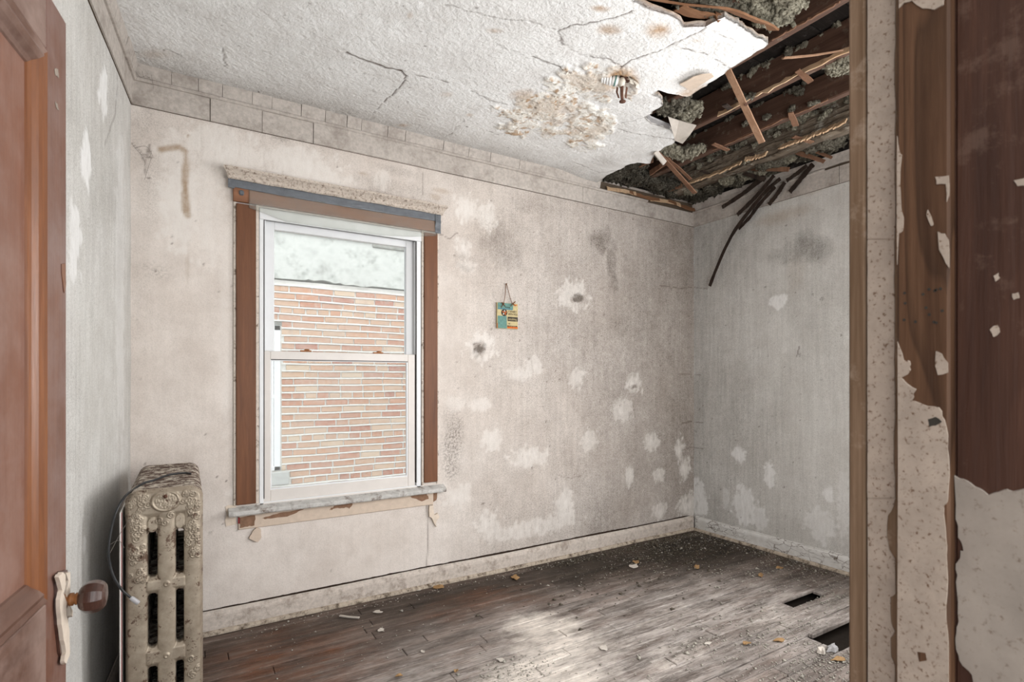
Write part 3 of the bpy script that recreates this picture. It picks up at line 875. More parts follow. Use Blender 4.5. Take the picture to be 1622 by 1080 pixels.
q = [lw(*p) for p in ((186, 120), (183, 180), (165, 232))]
crack = np.maximum(crack, .6 * sst(.006, .001, seg_dist(U + .03 * (vn(U * 20, V * 20, 2) - .5), V, q)))
disp = 0.005 * (fbm(U * 3, V * 3, 4, 16) - .5) + .003 * patch
Vt = np.stack([LA[0] + LD[0] * U + LN[0] * disp, LA[1] + LD[1] * U + LN[1] * disp, V], -1).reshape(-1, 3)
tag(obj('wall_left', Vt, Q, MAT['wall_side'], None, True, dict(patch=patch, soot_shade=soot_shade, mould=mould, stain=np.zeros(U.shape), crack=crack)), 'grey-white plaster wall between door and radiator corner', kind='structure')

# front wall with the doorway the camera looks through
YF = 0.345; JX = 0.70; HX = -0.34
mb = MB()
mb.box(JX + 0.025, 1.00, 0.13, YF - 0.02, 0, H); mb.box(2.50, XR, 0.13, YF - 0.02, 0, H); mb.box(1.00, 2.50, 0.13, YF - 0.02, 0, 0.70); mb.box(1.00, 2.50, 0.13, YF - 0.02, 2.40, H); mb.box(-0.62, HX - 0.03, 0.13, YF - 0.02, 0, H); mb.box(HX - 0.03, JX + 0.025, 0.13, YF - 0.02, 2.06, H)
tag(mb.build('wall_front', MAT['wall_side']), 'plaster wall with the doorway nearest the viewer', kind='structure')

# ------------------------------------------------------------------ ceiling with its hole
def cz(px, py, z=H):
    p = onZ(px, py, z); return (p[0], p[1])

edge_px = [(943, 285), (961, 272), (984, 261), (995, 254), (1010, 250), (1030, 251), (1037, 238), (1052, 228), (1068, 221), (1069, 211), (1060, 198), (1050, 193), (1031, 188), (1022, 177), (1033, 172), (1037, 166), (1050, 158), (1048, 153), (1047, 146), (1033, 139), (1043, 133), (1070, 141), (1087, 145), (1094, 145), (1112, 133), (1130, 122), (1144, 114), (1156, 103), (1190, 81), (1217, 62), (1211, 57), (1195, 50), (1179, 39), (1176, 34), (1164, 28), (1148, 17), (1134, 24), (1118, 33), (1083, 34), (1075, 21), (1028, 1), (1000, -14)]
epoly = [np.array(cz(*p)) for p in edge_px]
epoly = ragged(epoly, 0.006, 3, 5, closed=False)
hole = epoly + [np.array(p) for p in ((1.75, 1.15), (1.95, 0.95), (2.6, 0.8), (XR + .2, 0.8), (XR + .2, YB + .05))] + [np.array((epoly[0][0] + .02, YB + .05))]
hole = [tuple(p) for p in hole]
us = lin(-0.55, XR, 0.0072); vy = lin(0.16, YB, 0.0072)
U, V, Q = grid(us, vy)
ins = in_poly(U, V, hole)
cu, cv = U.ravel()[Q].mean(1), V.ravel()[Q].mean(1)
keep = ~in_poly(cu, cv, hole)
Q = Q[keep]
# snap the rim on to the torn outline
used = np.zeros(U.size, int); np.add.at(used, Q.ravel(), 1)
full = np.zeros(U.shape, int) + 4; full[0, :] -= 2; full[-1, :] -= 2; full[:, 0] -= 2; full[:, -1] -= 2
rim = (used > 0) & (used < full.ravel()) & (U.ravel() > 0.5) & (full.ravel() == 4)
Uf, Vf = U.ravel().copy(), V.ravel().copy()
HP = np.array(hole)
for i in np.nonzero(rim)[0]:
    best = None
    a = HP; b = np.roll(HP, -1, 0); d = b - a
    t = np.clip(((Uf[i] - a[:, 0]) * d[:, 0] + (Vf[i] - a[:, 1]) * d[:, 1]) / ((d ** 2).sum(1) + 1e-12), 0, 1)
    q = a + d * t[:, None]; dd = np.hypot(q[:, 0] - Uf[i], q[:, 1] - Vf[i]); k = dd.argmin()
    if dd[k] < 0.014: Uf[i], Vf[i] = q[k]
U, V = Uf.reshape(U.shape), Vf.reshape(V.shape)


def cpatch(lst):
    out = []
    for (px, py, rx, ry, s) in lst:
        a = cz(px, py); b = cz(px + rx, py); c = cz(px, py - ry)
        ax = math.hypot(b[0] - a[0], b[1] - a[1]); ay = math.hypot(c[0] - a[0], c[1] - a[1])
        out.append((a[0], a[1], max(ax, ay) , max(ax, ay), s))
    return out


def cell(lst, soft, wob, seed, fr):
    """ragged ellipses laid along the sight-line axes of the ceiling"""
    M = np.zeros(U.shape)
    wu = (fbm(U * fr, V * fr, 4, seed) - .5) * 2; wv = (fbm(U * fr, V * fr, 4, seed + 5) - .5) * 2
    for (px, py, rx, ry, s) in lst:
        a = np.array(cz(px, py)); e1 = np.array(cz(px + rx, py)) - a; e2 = np.array(cz(px, py + ry)) - a
        Mx = np.linalg.inv(np.array([e1, e2]).T)
        p = Mx[0, 0] * (U - a[0]) + Mx[0, 1] * (V - a[1]); q = Mx[1, 0] * (U - a[0]) + Mx[1, 1] * (V - a[1])
        M = np.maximum(M, s * sst(1.0, 1.0 - soft, np.hypot(p + wu * wob, q + wv * wob)))
    return M


peel = cell([(880, 178, 100, 44, .9), (850, 160, 60, 22, 1), (930, 205, 50, 36, 1), (905, 130, 60, 22, .8), (960, 120, 45, 25, .9), (830, 200, 45, 22, .8), (935, 150, 40, 30, .9), (990, 130, 26, 26, .8)], .55, .75, 5, 12)
peelr = sst(.35, .6, peel)
stain = cell([(1045, 42, 27, 24, .85), (965, 40, 28, 12, .75), (950, 3, 22, 9, .75), (785, 47, 18, 6, .4), (1105, 57, 8, 5, .4), (1100, 135, 34, 12, .7), (1085, 140, 24, 10, .7), (650, 25, 8, 8, .35), (705, 150, 14, 6, .3), (745, 182, 10, 4, .4), (640, 198, 18, 4, .4), (990, 116, 30, 18, 1.1), (975, 112, 20, 10, 1.0), (1004, 122, 14, 14, .9), (965, 128, 26, 18, .65), (830, 150, 30, 12, .5), (250, 85, 40, 10, .22)], .9, .45, 15, 9)
stain = np.maximum(stain, .85 * peelr * sst(.60, .74, fbm(U * 26, V * 26, 4, 90)))
stain = np.maximum(stain, .35 * peelr * sst(.46, .60, fbm(U * 9, V * 9, 4, 95)))
soot_shade = np.clip(.05 + .75 * sst(.32, .0, YB - V + .14 * (fbm(U * 5, V * 5, 4, 44) - .5)) * (.4 + .6 * fbm(U * 4, V * 4, 3, 45)) + .10 * (fbm(U * 1.4, V * 1.4, 4, 46) - .35), 0, 1)
soot_shade = np.maximum(soot_shade, cell([(1030, 225, 45, 20, .25), (960, 255, 60, 14, .30), (340, 10, 110, 14, .10), (925, 145, 22, 16, .32)], .9, .4, 71, 7))
patch = peelr * .9
mould = np.zeros(U.shape); crack = np.zeros(U.shape)
cr = [([(548, 84), (575, 94), (610, 108), (635, 113), (645, 121)], .011, 1), ([(645, 121), (634, 135), (625, 148), (608, 163)], .005, .9), ([(655, 119), (680, 124), (710, 132)], .004, .8), ([(608, 163), (590, 180)], .003, .5),
      ([(705, 8), (760, 22), (800, 29), (850, 35), (884, 47)], .0035, .55), ([(884, 47), (905, 38), (940, 28), (970, 20), (1000, 6)], .005, .9), ([(884, 47), (887, 60), (890, 70)], .006, .9), ([(890, 70), (920, 85), (960, 90)], .003, .4), ([(845, 90), (870, 101), (905, 112)], .006, .8), ([(790, 70), (845, 95)], .003, .4),
      ([(985, 104), (1000, 93), (1030, 80), (1060, 67), (1090, 50), (1118, 34)], .0055, .9), ([(930, 88), (960, 92), (985, 104)], .005, .85), ([(1078, 70), (1105, 78), (1135, 88), (1156, 102)], .005, .85), ([(1120, 36), (1150, 50), (1170, 58)], .003, .5),
      ([(975, 200), (1010, 208), (1068, 216)], .004, .8), ([(975, 195), (1020, 178)], .004, .5), ([(745, 143), (775, 158), (800, 165)], .006, .7), ([(735, 190), (715, 210), (705, 215)], .003, .6), ([(770, 205), (790, 212)], .003, .6), ([(905, 255), (950, 268), (985, 262)], .003, .5), ([(353, 75), (356, 105)], .006, .6), ([(410, 145), (412, 155)], .004, .7), ([(265, 78), (290, 90)], .005, .5),
      ([(1033, 172), (1022, 177)], .004, .8)]
for k, (pts, w, s) in enumerate(cr):
    q = [cz(*p) for p in pts]
    xs = [a[0] for a in q]; ys = [a[1] for a in q]
    i0, i1 = np.searchsorted(us, (min(xs) - .06, max(xs) + .06)); j0, j1 = np.searchsorted(vy, (min(ys) - .06, max(ys) + .06))
    sl = np.s_[j0:j1, i0:i1]
    d = seg_dist(U[sl] + .016 * (vn(U[sl] * 30, V[sl] * 30, k) - .5), V[sl] + .016 * (vn(U[sl] * 30, V[sl] * 30, k + 50) - .5), q)
    crack[sl] = np.maximum(crack[sl], s * sst(w * .62 + .002, w * .15, d))
for _ in range(120):
    u, z = rng.uniform(-.2, 2.2), rng.uniform(1.2, 3.1); r = rng.uniform(0.004, 0.009)
    i0, i1 = np.searchsorted(us, (u - .03, u + .03)); j0, j1 = np.searchsorted(vy, (z - .03, z + .03))
    sl = np.s_[j0:j1, i0:i1]
    crack[sl] = np.maximum(crack[sl], rng.uniform(.2, .8) * sst(r, r * .3, np.hypot(U[sl] - u, V[sl] - z)))
# relief: sag toward the tear, blistered paint, stipple
dh = np.full(U.shape, 9.0)
sel = (U > 1.0)
dh[sel] = seg_dist(U[sel], V[sel], [tuple(p) for p in epoly])
sag = .030 * sst(.40, 0, dh) * (.4 + .9 * fbm(U * 3, V * 3, 3, 8)) + .012 * (fbm(U * 1.3, V * 1.3, 3, 18) - .5)
lampc = cz(985, 128)
ring = np.hypot(U - lampc[0], V - lampc[1])
blister = np.abs(fbm(U * 13, V * 13, 4, 81) - .5) * 2
bl2 = np.abs(fbm(U * 34, V * 34, 3, 83) - .5) * 2
pn1 = fbm(U * 10, V * 10, 5, 81); pn2 = fbm(U * 17, V * 17, 5, 87)
pl1 = peelr * sst(.485, .500, pn1); pl2 = peelr * sst(.50, .515, pn2)
edg = peelr * np.maximum(sst(.016, .004, np.abs(pn1 - .49)), sst(.018, .004, np.abs(pn2 - .507)))
stain = np.maximum(stain, .8 * edg * (fbm(U * 7, V * 7, 3, 2) > .42))
patch = patch * (.35 + .65 * np.maximum(pl1, pl2))
dz = -sag - (.006 * pl1 + .005 * pl2 + peelr * .003 * bl2) - .0022 * fbm(U * 55, V * 55, 2, 84) + .004 * crack + .03 * sst(.085, .05, ring + .03 * (fbm(U * 20, V * 20, 3, 85) - .5))
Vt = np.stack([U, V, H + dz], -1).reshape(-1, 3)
# drop unused verts, add the torn thickness
e = np.concatenate([Q[:, [0, 1]], Q[:, [1, 2]], Q[:, [2, 3]], Q[:, [3, 0]]])
key = np.sort(e, 1); kk = key[:, 0].astype(np.int64) * U.size + key[:, 1]
uq, inv, cnt = np.unique(kk, return_inverse=True, return_counts=True)
be = e[cnt[inv] == 1]
n0 = len(Vt); ids = np.unique(be); new = {int(i): n0 + k for k, i in enumerate(ids)}
topv = Vt[ids].copy(); topv[:, 2] += .020 + .008 * vn(topv[:, 0] * 30, topv[:, 1] * 30, 5)
skirt = np.array([(a, new[int(a)], new[int(b)], b) for a, b in be])
Vt = np.vstack([Vt, topv])
Q2 = np.vstack([Q[:, ::-1], skirt])
remap = -np.ones(len(Vt), int); u_ = np.unique(Q2); remap[u_] = np.arange(len(u_))
att = {}
for nme, a in dict(patch=patch, soot_shade=soot_shade, mould=mould, stain=stain, crack=crack).items():
    ext = a.ravel()[ids] if nme != 'stain' else np.full(len(ids), .8)
    att[nme] = np.concatenate([a.ravel(), ext])[u_]
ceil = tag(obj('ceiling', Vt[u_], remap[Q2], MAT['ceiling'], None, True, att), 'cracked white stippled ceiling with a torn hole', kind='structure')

# blistered paint curls under the peeling patch (uncountable)
rr = random.Random(7)
mb = MB()
xs_, ys_ = U[peelr > .7], V[peelr > .7]
zs_ = (H + dz)[peelr > .7]
for k in range(420):
    i = rr.randrange(len(xs_))
    x, y, z = xs_[i], ys_[i], zs_[i]
    if math.hypot(x - lampc[0], y - lampc[1]) < .11: continue
    s = rr.uniform(.003, .009) if rr.random() < .85 else rr.uniform(.010, .018); a = rr.uniform(0, 6.28); tilt = rr.uniform(.1, 1.0)
    d = np.array([math.cos(a), math.sin(a), 0]); w = np.array([-d[1], d[0], 0]); dn = np.array([0, 0, -1.0])
    p = np.array([x, y, z - .001])
    pts = []
    for j, (t, c_) in enumerate(((0, 0), (.5, .12), (1, .5))):
        ww = s * .5 * (1 - .4 * t) * rr.uniform(.6, 1.2)
        base_ = p + d * s * t * math.cos(tilt * t) + dn * s * (t * math.sin(tilt) * .7 + c_ * .2)
        pts += [base_ - w * ww, base_ + w * ww]
    mb.add(pts, [(0, 1, 3, 2), (2, 3, 5, 4)])
fl = mb.build('peeling_paint', MAT['flake'], ceil)
fl['kind'] = 'stuff'; fl['label'] = 'curling cream paint flakes around the lamp'

# roof timbers above the hole
JZ = H + 0.022
for k, X in enumerate((1.52, 1.89, 2.26, 2.63, 3.0)):
    mb = MB()
    ys = np.linspace(0.5, YB + .12, 30)
    V_ = []; F_ = []
    for i, y in enumerate(ys):
        o = .004 * math.sin(y * 3 + k); b = JZ + .006 * (vn(np.array(y * 7.0), np.array(k * 3.1), 3) - .5)
        for (dx, z) in ((0.006, b), (.040, b), (.046, b + .006), (.046, b + .15), (0, b + .15), (0, b + .006)):
            V_.append((X + dx + o, y, float(z)))
    for i in range(len(ys) - 1):
        for j in range(6):
            j2 = (j + 1) % 6
            F_.append((i * 6 + j, i * 6 + j2, (i + 1) * 6 + j2, (i + 1) * 6 + j))
    F_ += [tuple(range(6))[::-1], tuple((len(ys) - 1) * 6 + j for j in range(6))]
    obj('joist', V_, F_, MAT['joist'], ceil)
# wider board behind joist, thin nailing strips
obj('nailer', *boxg(2.70, 2.735, .6, YB, JZ + .05, JZ + .11, .003), MAT['joist'], ceil)
obj('nailer', *boxg(3.06, 3.12, .6, YB, JZ + .035, JZ + .085, .003), MAT['joist'], ceil)
obj('nailer', *boxg(2.20, 2.225, .6, 2.2, JZ + .055, JZ + .13, .003), MAT['joist'], ceil)
# rotten joist: eaten away, ragged lower edge with raw splintered face
ys = np.linspace(.8, YB + .05, 260); zs = np.linspace(0, .17, 40)
Yg, Zg = np.meshgrid(ys, zs, indexing='xy')
er = (fbm(Yg * 6, Zg * 60, 4, 4) - .5) * .06 + (np.abs(fbm(Yg * 18, Zg * 160, 3, 9) - .5)) * .05
Xg = 3.36 + .9 * (.17 - Zg) * .25 + er
low = .018 * (fbm(ys * 6, ys * 0, 3, 14) - .3)
Zw = JZ - .015 + low[None, :] * (1 - Zg / .17) + Zg
V_ = np.stack([Xg, Yg, Zw], -1).reshape(-1, 3)
_, _, Qj = grid(ys, zs)
n = len(V_)
back = V_.copy(); back[:, 0] = 3.50
bot = np.array([(i, i + 1, n + i + 1, n + i) for i in range(len(ys) - 1)])
obj('rotten_joist', np.vstack([V_, back]), np.vstack([Qj[:, ::-1], bot, Qj + n]), MAT['rotjoist'], ceil, False)
for j, pts in enumerate(([(1093, 288), (1115, 281), (1140, 272), (1173, 258)], [(1180, 252), (1205, 247), (1214, 243)], [(1236, 233), (1260, 224), (1285, 216)], [(1286, 214), (1310, 205), (1340, 192)])):
    path = [onZ(px, py, JZ - .022) for px, py in pts]
    a = np.array(path)
    rr = random.Random(j)
    ts = np.linspace(0, len(a) - 1, 26)
    path = [np.array([np.interp(t, range(len(a)), a[:, c]) for c in range(3)]) + np.array([rr.uniform(-.003, .003), 0, rr.uniform(-.0035, .0035)]) for t in ts]
    obj('splinter', *stripg(path, .034, .010, (.6, 0, .8), .28, j), MAT['splinter'], ceil)
# roof deck: boards across the joists
rr = random.Random(3)
y = 0.4
while y < YB + .1:
    w = rr.uniform(.13, .17)
    obj('roof_board', *boxg(1.0, XR + .1, y, y + w - .006, JZ + .16 + rr.uniform(0, .006), JZ + .185, .002), MAT['deck'], ceil)
    y += w
obj('roof_underlay', *boxg(-.7, XR + .3, 0.1, YB + .3, JZ + .20, JZ + .22), MAT['deck'], ceil)
obj('wall_plate', *boxg(1.4, XR + .1, YB + .03, YB + .12, JZ - .02, JZ + .17, .004), MAT['deck'], ceil)
obj('wall_plate', *boxg(XR + .03, XR + .12, .8, YB + .1, JZ - .02, JZ + .17, .004), MAT['deck'], ceil)
# raw splintered lower edges and stubs of lath still nailed to the joists
rr = random.Random(17)
for j, (X, ya, yb_) in enumerate(((2.628, 2.02, 1.30), (2.262, 1.45, 1.16), (3.002, 2.35, 1.60))):
    path = [np.array([X + rr.uniform(-.002, .002), y, JZ + .002 + rr.uniform(-.003, .003)]) for y in np.linspace(ya, yb_, 24)]
    obj('splinter', *stripg(path, .014 if j != 0 else .022, .006, (.3, 0, 1), .5, 70 + j), MAT['splinter' if j == 0 else 'midlath'], ceil)
for j, (X, y, L_, a) in enumerate(((2.60, 1.92, .10, .2), (2.98, 2.28, .13, -.15), (3.0, 1.78, .10, .3), (3.30, 2.62, .16, .1), (3.33, 1.95, .14, -.3), (2.62, 1.52, .09, -.2), (3.32, 2.25, .12, .25))):
    path = [np.array([X - L_ / 2 + L_ * t, y + a * L_ * t, JZ - .006 - .02 * t * (j % 3)]) for t in np.linspace(0, 1, 6)]
    obj('lath_stub', *stripg(path, .030, .007, (0, 1, .1), .2, 80 + j), MAT[('darklath', 'midlath', 'midlath')[j % 3]], ceil)
# tan peeled paper curl at the rim
fp = [onZ(px, py, H - .034) for px, py in ((1076, 133), (1086, 138), (1092, 142), (1102, 138), (1116, 130), (1131, 120), (1128, 116), (1112, 117), (1098, 121), (1088, 127))]
obj('peeled_paper', *plateg(fp, (0, 0, -1), .004), MAT['apron'], ceil)
# hanging corner of plaster
fp = [onY(px, py, Y) for px, py, Y in ((1058, 184, 2.14), (1075, 190, 2.12), (1103, 198, 2.06), (1092, 214, 2.12), (1081, 227, 2.16), (1069, 222, 2.20), (1070, 210, 2.20))]
obj('plaster_flap', *plateg(fp, (-.3, -.4, -.85), .006), MAT['whitechip'], ceil)
fp = [onZ(px, py, H - .012) for px, py in ((1021, 176), (1032, 184), (1046, 190), (1060, 196), (1062, 201), (1048, 197), (1030, 192))]
obj('curled_plaster', *plateg(fp, (0, 0, -1), .010), MAT['greychip'], ceil)

# ------------------------------------------------------------------ crown frieze, its cracked pieces
def crown(name, P0, P1, N, cuts_top, cuts_fr, label, topcut=None, seed=0):
    """P0->P1 along the wall foot line, N = direction into the room"""
    P0, P1, N = map(lambda a: np.array(a, float), (P0, P1, N))
    D = P1 - P0; L = np.linalg.norm(D); D /= L
    rr = random.Random(seed)

    def prof(s0, s1, pts, nm, mat, par, jz=0.0):
        V_ = []; k = len(pts)
        for s in (s0, s1):
            for (n_, z) in pts:
                q = P0 + D * s + N * n_
                V_.append((q[0], q[1], z + jz))
        F_ = [tuple(range(k)), tuple(range(k, 2 * k))[::-1]]
        for i in range(k):
            j = (i + 1) % k
            F_.append((j, i, k + i, k + j))
        return obj(nm, V_, F_, mat, par)

    root = prof(0, L, [(0, 2.612), (.004, 2.612), (.004, H), (0, H)], name, MAT['backing'], None)
    tag(root, label, kind='structure')
    ed = [0] + sorted(cuts_fr) + [L]
    for a, b in zip(ed[:-1], ed[1:]):
        t = rr.uniform(.008, .016); g = rr.uniform(.0010, .0022)
        prof(a + g, b - g, [(.002, 2.612 + rr.uniform(-.001, .002)), (t, 2.614), (t + rr.uniform(0, .003), 2.728), (.002, 2.728)], 'frieze_piece', MAT['crown'], root, 0)
    # moulded bead
    ed = [0, L * .31, L * .62, L] if topcut is None else [0, L * .4, min(topcut + .5, L)]
    for a, b in zip(ed[:-1], ed[1:]):
        if b - a < .01: continue
        prof(a, b, [(.002, 2.726), (.020, 2.727), (.027, 2.733), (.026, 2.740), (.018, 2.744), (.002, 2.746)], 'bead', MAT['crown'], root)
    ed = [0] + sorted(cuts_top) + [L if topcut is None else topcut]
    for a, b in zip(ed[:-1], ed[1:]):
        g = rr.uniform(.0006, .0018); t = rr.uniform(.028, .036)
        prof(a + g, b - g, [(.002, 2.745), (.018, 2.745), (t, H - .006), (t + .004, H + .004), (.002, H + .004)], 'crown_piece', MAT['crown'], root)
    return root


def sx(px, py): return onY(px, py)[0] + .222


ct = [sx(*p) for p in ((272, 128), (314, 138), (352, 150), (399, 163), (430, 172), (476, 182), (514, 193), (548, 200), (571, 205), (612, 215), (640, 225), (700, 238), (740, 250), (774, 258), (820, 268))]
cf = [sx(*p) for p in ((333, 175), (415, 200), (496, 220), (695, 262), (922, 310))]
crown('trim_1', (-.222, YB, 0), (XR, YB, 0), (0, -1, 0), ct, cf, 'cracked grimy crown frieze along the back wall', topcut=sx(948, 290), seed=1)
cr_ = [YB - onX(*p)[1] for p in ((1165, 335), (1331, 285))]
crown('trim_2', (XR, YB, 0), (XR, .35, 0), (-1, 0, 0), [.35, .8, 1.4, 2.0], cr_ + [1.9], 'water-stained crown frieze along the right wall', topcut=.22, seed=2)
pL = (LA[0] + LD[0] * 2.8, LA[1] + LD[1] * 2.8, 0)
crown('trim_3', pL, (LA[0], LA[1], 0), LN, [.5, 1.1, 1.7, 2.2, 2.55], [.9, 1.9], 'grimy crown frieze along the left wall', seed=3)
# torn strips left on the back crown by the corner
for j, (a, b, z, m_) in enumerate(((2.75, 3.05, 2.757, 'splinter'), (2.98, 3.3, 2.765, 'brownstrip'), (3.2, 3.55, 2.752, 'splinter'), (3.4, 3.74, 2.760, 'brownstrip'))):
    path = [np.array([x, YB - .03 - .008 * math.sin(6 * x), z + .010 * math.sin(9 * x + j)]) for x in np.linspace(a, b, 9)]
    obj('torn_crown_strip', *stripg(path, .028, .006, (0, .3, 1), .3, j), MAT[m_], bpy.data.objects['trim_1'])
for j, (a, b) in enumerate(((2.85, 2.6), (2.62, 2.2), (2.22, 1.8), (1.85, 1.3))):
    path = [np.array([XR - .022, y, 2.772 + .006 * math.sin(9 * y)]) for y in np.linspace(a, b, 9)]
    obj('torn_crown_strip', *stripg(path, .052, .014, (0, 0, 1), .12, j + 9), MAT['crown'], bpy.data.objects['trim_2'])

# ------------------------------------------------------------------ baseboards
def basebd(name, P0, P1, N, gap, hb, mat, beadmat, label, seed):
    P0, P1, N = map(lambda a: np.array(a, float), (P0, P1, N))
    D = P1 - P0; L = np.linalg.norm(D); D /= L
    ns = 60
    pr = [(0, 0), (.016, 0), (.016, hb - .030), (.013, hb - .018), (.008, hb - .010), (.005, hb), (0, hb)]
    V_ = []; F_ = []
    for i in range(ns + 1):
        s = L * i / ns
        wob = .0035 * math.sin(s * 2.7 + seed) + .002 * math.sin(s * 7.1)
        for (n_, z) in pr:
            q = P0 + D * s + N * (n_ + gap + wob)
            V_.append((q[0], q[1], z + .002 * math.sin(s * 5 + seed)))
    k = len(pr)
    for i in range(ns):
        for j in range(k):
            j2 = (j + 1) % k
            F_.append((i * k + j, i * k + j2, (i + 1) * k + j2, (i + 1) * k + j))
    o = obj(name, V_, F_, mat)
    tag(o, label, kind='structure')
    V_ = []; F_ = []
    pr = [(0, .001), (.016, .001), (.016, .010), (.011, .019), (.004, .023), (0, .023)]
    for i in range(ns + 1):
        s = L * i / ns
        wob = .0035 * math.sin(s * 2.7 + seed) + .002 * math.sin(s * 7.1)
        for (n_, z) in pr:
            q = P0 + D * s + N * (n_ + gap + .0162 + wob)
            V_.append((q[0], q[1], z))
    k = len(pr)
    for i in range(ns):
        for j in range(k):
            j2 = (j + 1) % k
            F_.append((i * k + j, i * k + j2, (i + 1) * k + j2, (i + 1) * k + j))
    obj('shoe_moulding', V_, F_, beadmat, o)
    return o


basebd('baseboard_back', (-.20, YB, 0), (XR - .02, YB, 0), (0, -1, 0), .001, .118, MAT['base'], MAT['bead'], 'beige baseboard pulling away below the window wall', 1)
basebd('baseboard_right', (XR, YB - .03, 0), (XR, .35, 0), (-1, 0, 0), .003, .122, MAT['crackle'], MAT['bead'], 'crackled white baseboard of the right wall', 2)
basebd('baseboard_left', (LA[0] + LD[0] * 2.75, LA[1] + LD[1] * 2.75, 0), (LA[0] + LD[0] * .03, LA[1] + LD[1] * .03, 0), LN, .003, .118, MAT['base'], MAT['bead'], 'beige baseboard behind the radiator', 3)

# ------------------------------------------------------------------ floor
fl_ = obj('floor', *boxg(-.75, XR + .05, -1.6, YB + .02, -.09, -.06), MAT['subfloor'])
tag(fl_, 'worn grey-brown strip floor strewn with plaster', kind='structure')
h1a, h1b = onZ(1236, 953), onZ(1287, 935)
h2a, h2b = onZ(1302, 1018), onZ(1347, 1000)
PW = .0795
rr = random.Random(11)
y = .10; row = 0
while y < YB - .005:
    y1 = min(y + PW, YB)
    yc = (y + y1) / 2
    cuts = [-.62]
    x = -.62 - rr.uniform(0, .7)
    while True:
        x += rr.uniform(.55, 1.25)
        if x >= XR - .12: break
        if x > -.45: cuts.append(x)
    cuts.append(XR)
    gaps = []
    if abs(yc - (h1a[1] + h1b[1]) / 2) < PW / 2: gaps.append((min(h1a[0], h1b[0]), max(h1a[0], h1b[0])))
    if abs(yc - (h2a[1] + h2b[1]) / 2) < PW * .55: gaps.append((h2a[0], h2a[0] + .55))
    segs = []
    for a, b in zip(cuts[:-1], cuts[1:]):
        parts = [(a, b)]
        for (g0, g1) in gaps:
            nxt = []
            for (p, q) in parts:
                if g1 <= p or g0 >= q: nxt.append((p, q)); continue
                if g0 - p > .03: nxt.append((p, g0))
                if q - g1 > .03: nxt.append((g1, q))
            parts = nxt
        segs += parts
    for a, b in segs:
        dz_ = rr.uniform(-.0022, .0018) - .0015
        gp = rr.uniform(.0012, .0030) if rr.random() < .6 else rr.uniform(.0045, .0075)
        V_, F_ = boxg(a + .001, b - .001, y + gp, y1 - .0008, -.020, dz_, .0030)
        tl = rr.uniform(-.0012, .0012)
        V_ = [(vx, vy_, vz_ + (tl * (1 if vx > (a + b) / 2 else -1) if vz_ > -.01 else 0)) for vx, vy_, vz_ in V_]
        obj('plank', V_, F_, MAT['floor'], fl_)
    y = y1; row += 1
# lifted plank end at the second hole
V_, F_ = boxg(h2a[0] + .02, h2a[0] + .62, h2a[1] + .055, h2a[1] + .08, -.01, .012, .003)
obj('plank', V_, F_, MAT['floor'], fl_)

# ------------------------------------------------------------------ window 1
W1 = empty('window_1', (.79, YB, WZ0))
tag(W1, 'white double-hung window in brown wooden casing', kind='structure')
# reveal
mb = MB()
mb.box(WX0 - .02, WX0, YB + .001, YB + .26, WZ0 - .02, WZ1 + .02); mb.box(WX1, WX1 + .02, YB + .001, YB + .26, WZ0 - .02, WZ1 + .02)
mb.box(WX0, WX1, YB + .001, YB + .26, WZ1, WZ1 + .02); mb.box(WX0, WX1, YB + .001, YB + .30, WZ0 - .02, WZ0)
mb.build('reveal', MAT['vinyl'], W1)
# casing boards
def cas(nm, x0, x1, z0, z1, t, m_, b=.003): return obj(nm, *boxg(x0, x1, YB - t, YB - .001, z0, z1, b), MAT[m_], W1)
for o_, L_ in ((cas('casing', .226, .319, .643, 2.213, .020, 'brownwood'), 'stripped brown side casing left of the sash'), (cas('casing', 1.266, 1.355, .655, 2.210, .020, 'brownwood'), 'stripped brown side casing right of the sash')):
    o_['label'] = L_
for x0, x1 in ((.214, .227), (.3185, .334), (1.252, 1.2665), (1.354, 1.366)):
    cas('paint_edge', x0, x1, .640, 2.222, .010, 'oldpaint', .002)
hb = cas('head_board', .212, 1.362, 2.222, 2.338, .022, 'headwood')
# cornice: moulded cap
pr = [(.0, 2.330), (.030, 2.331), (.036, 2.338), (.040, 2.352), (.052, 2.366), (.062, 2.374), (.062, 2.386), (.0, 2.388)]
V_ = []; F_ = []
xs_ = np.linspace(0, 1, 40)
k = len(pr)
for t in xs_:
    for (n_, z) in pr:
        e_ = n_ * .75
        x0, x1 = .212 - e_, 1.362 + e_
        V_.append((x0 + (x1 - x0) * t, YB - n_ - .0015 * math.sin(t * 23), z + .0012 * math.sin(t * 31)))
for i in range(len(xs_) - 1):
    for j in range(k):
        j2 = (j + 1) % k
        F_.append((i * k + j, (i + 1) * k + j, (i + 1) * k + j2, i * k + j2))
F_ += [tuple(range(k)), tuple((len(xs_) - 1) * k + j for j in range(k))[::-1]]
obj('cornice', V_, F_, MAT['cornice'], W1)
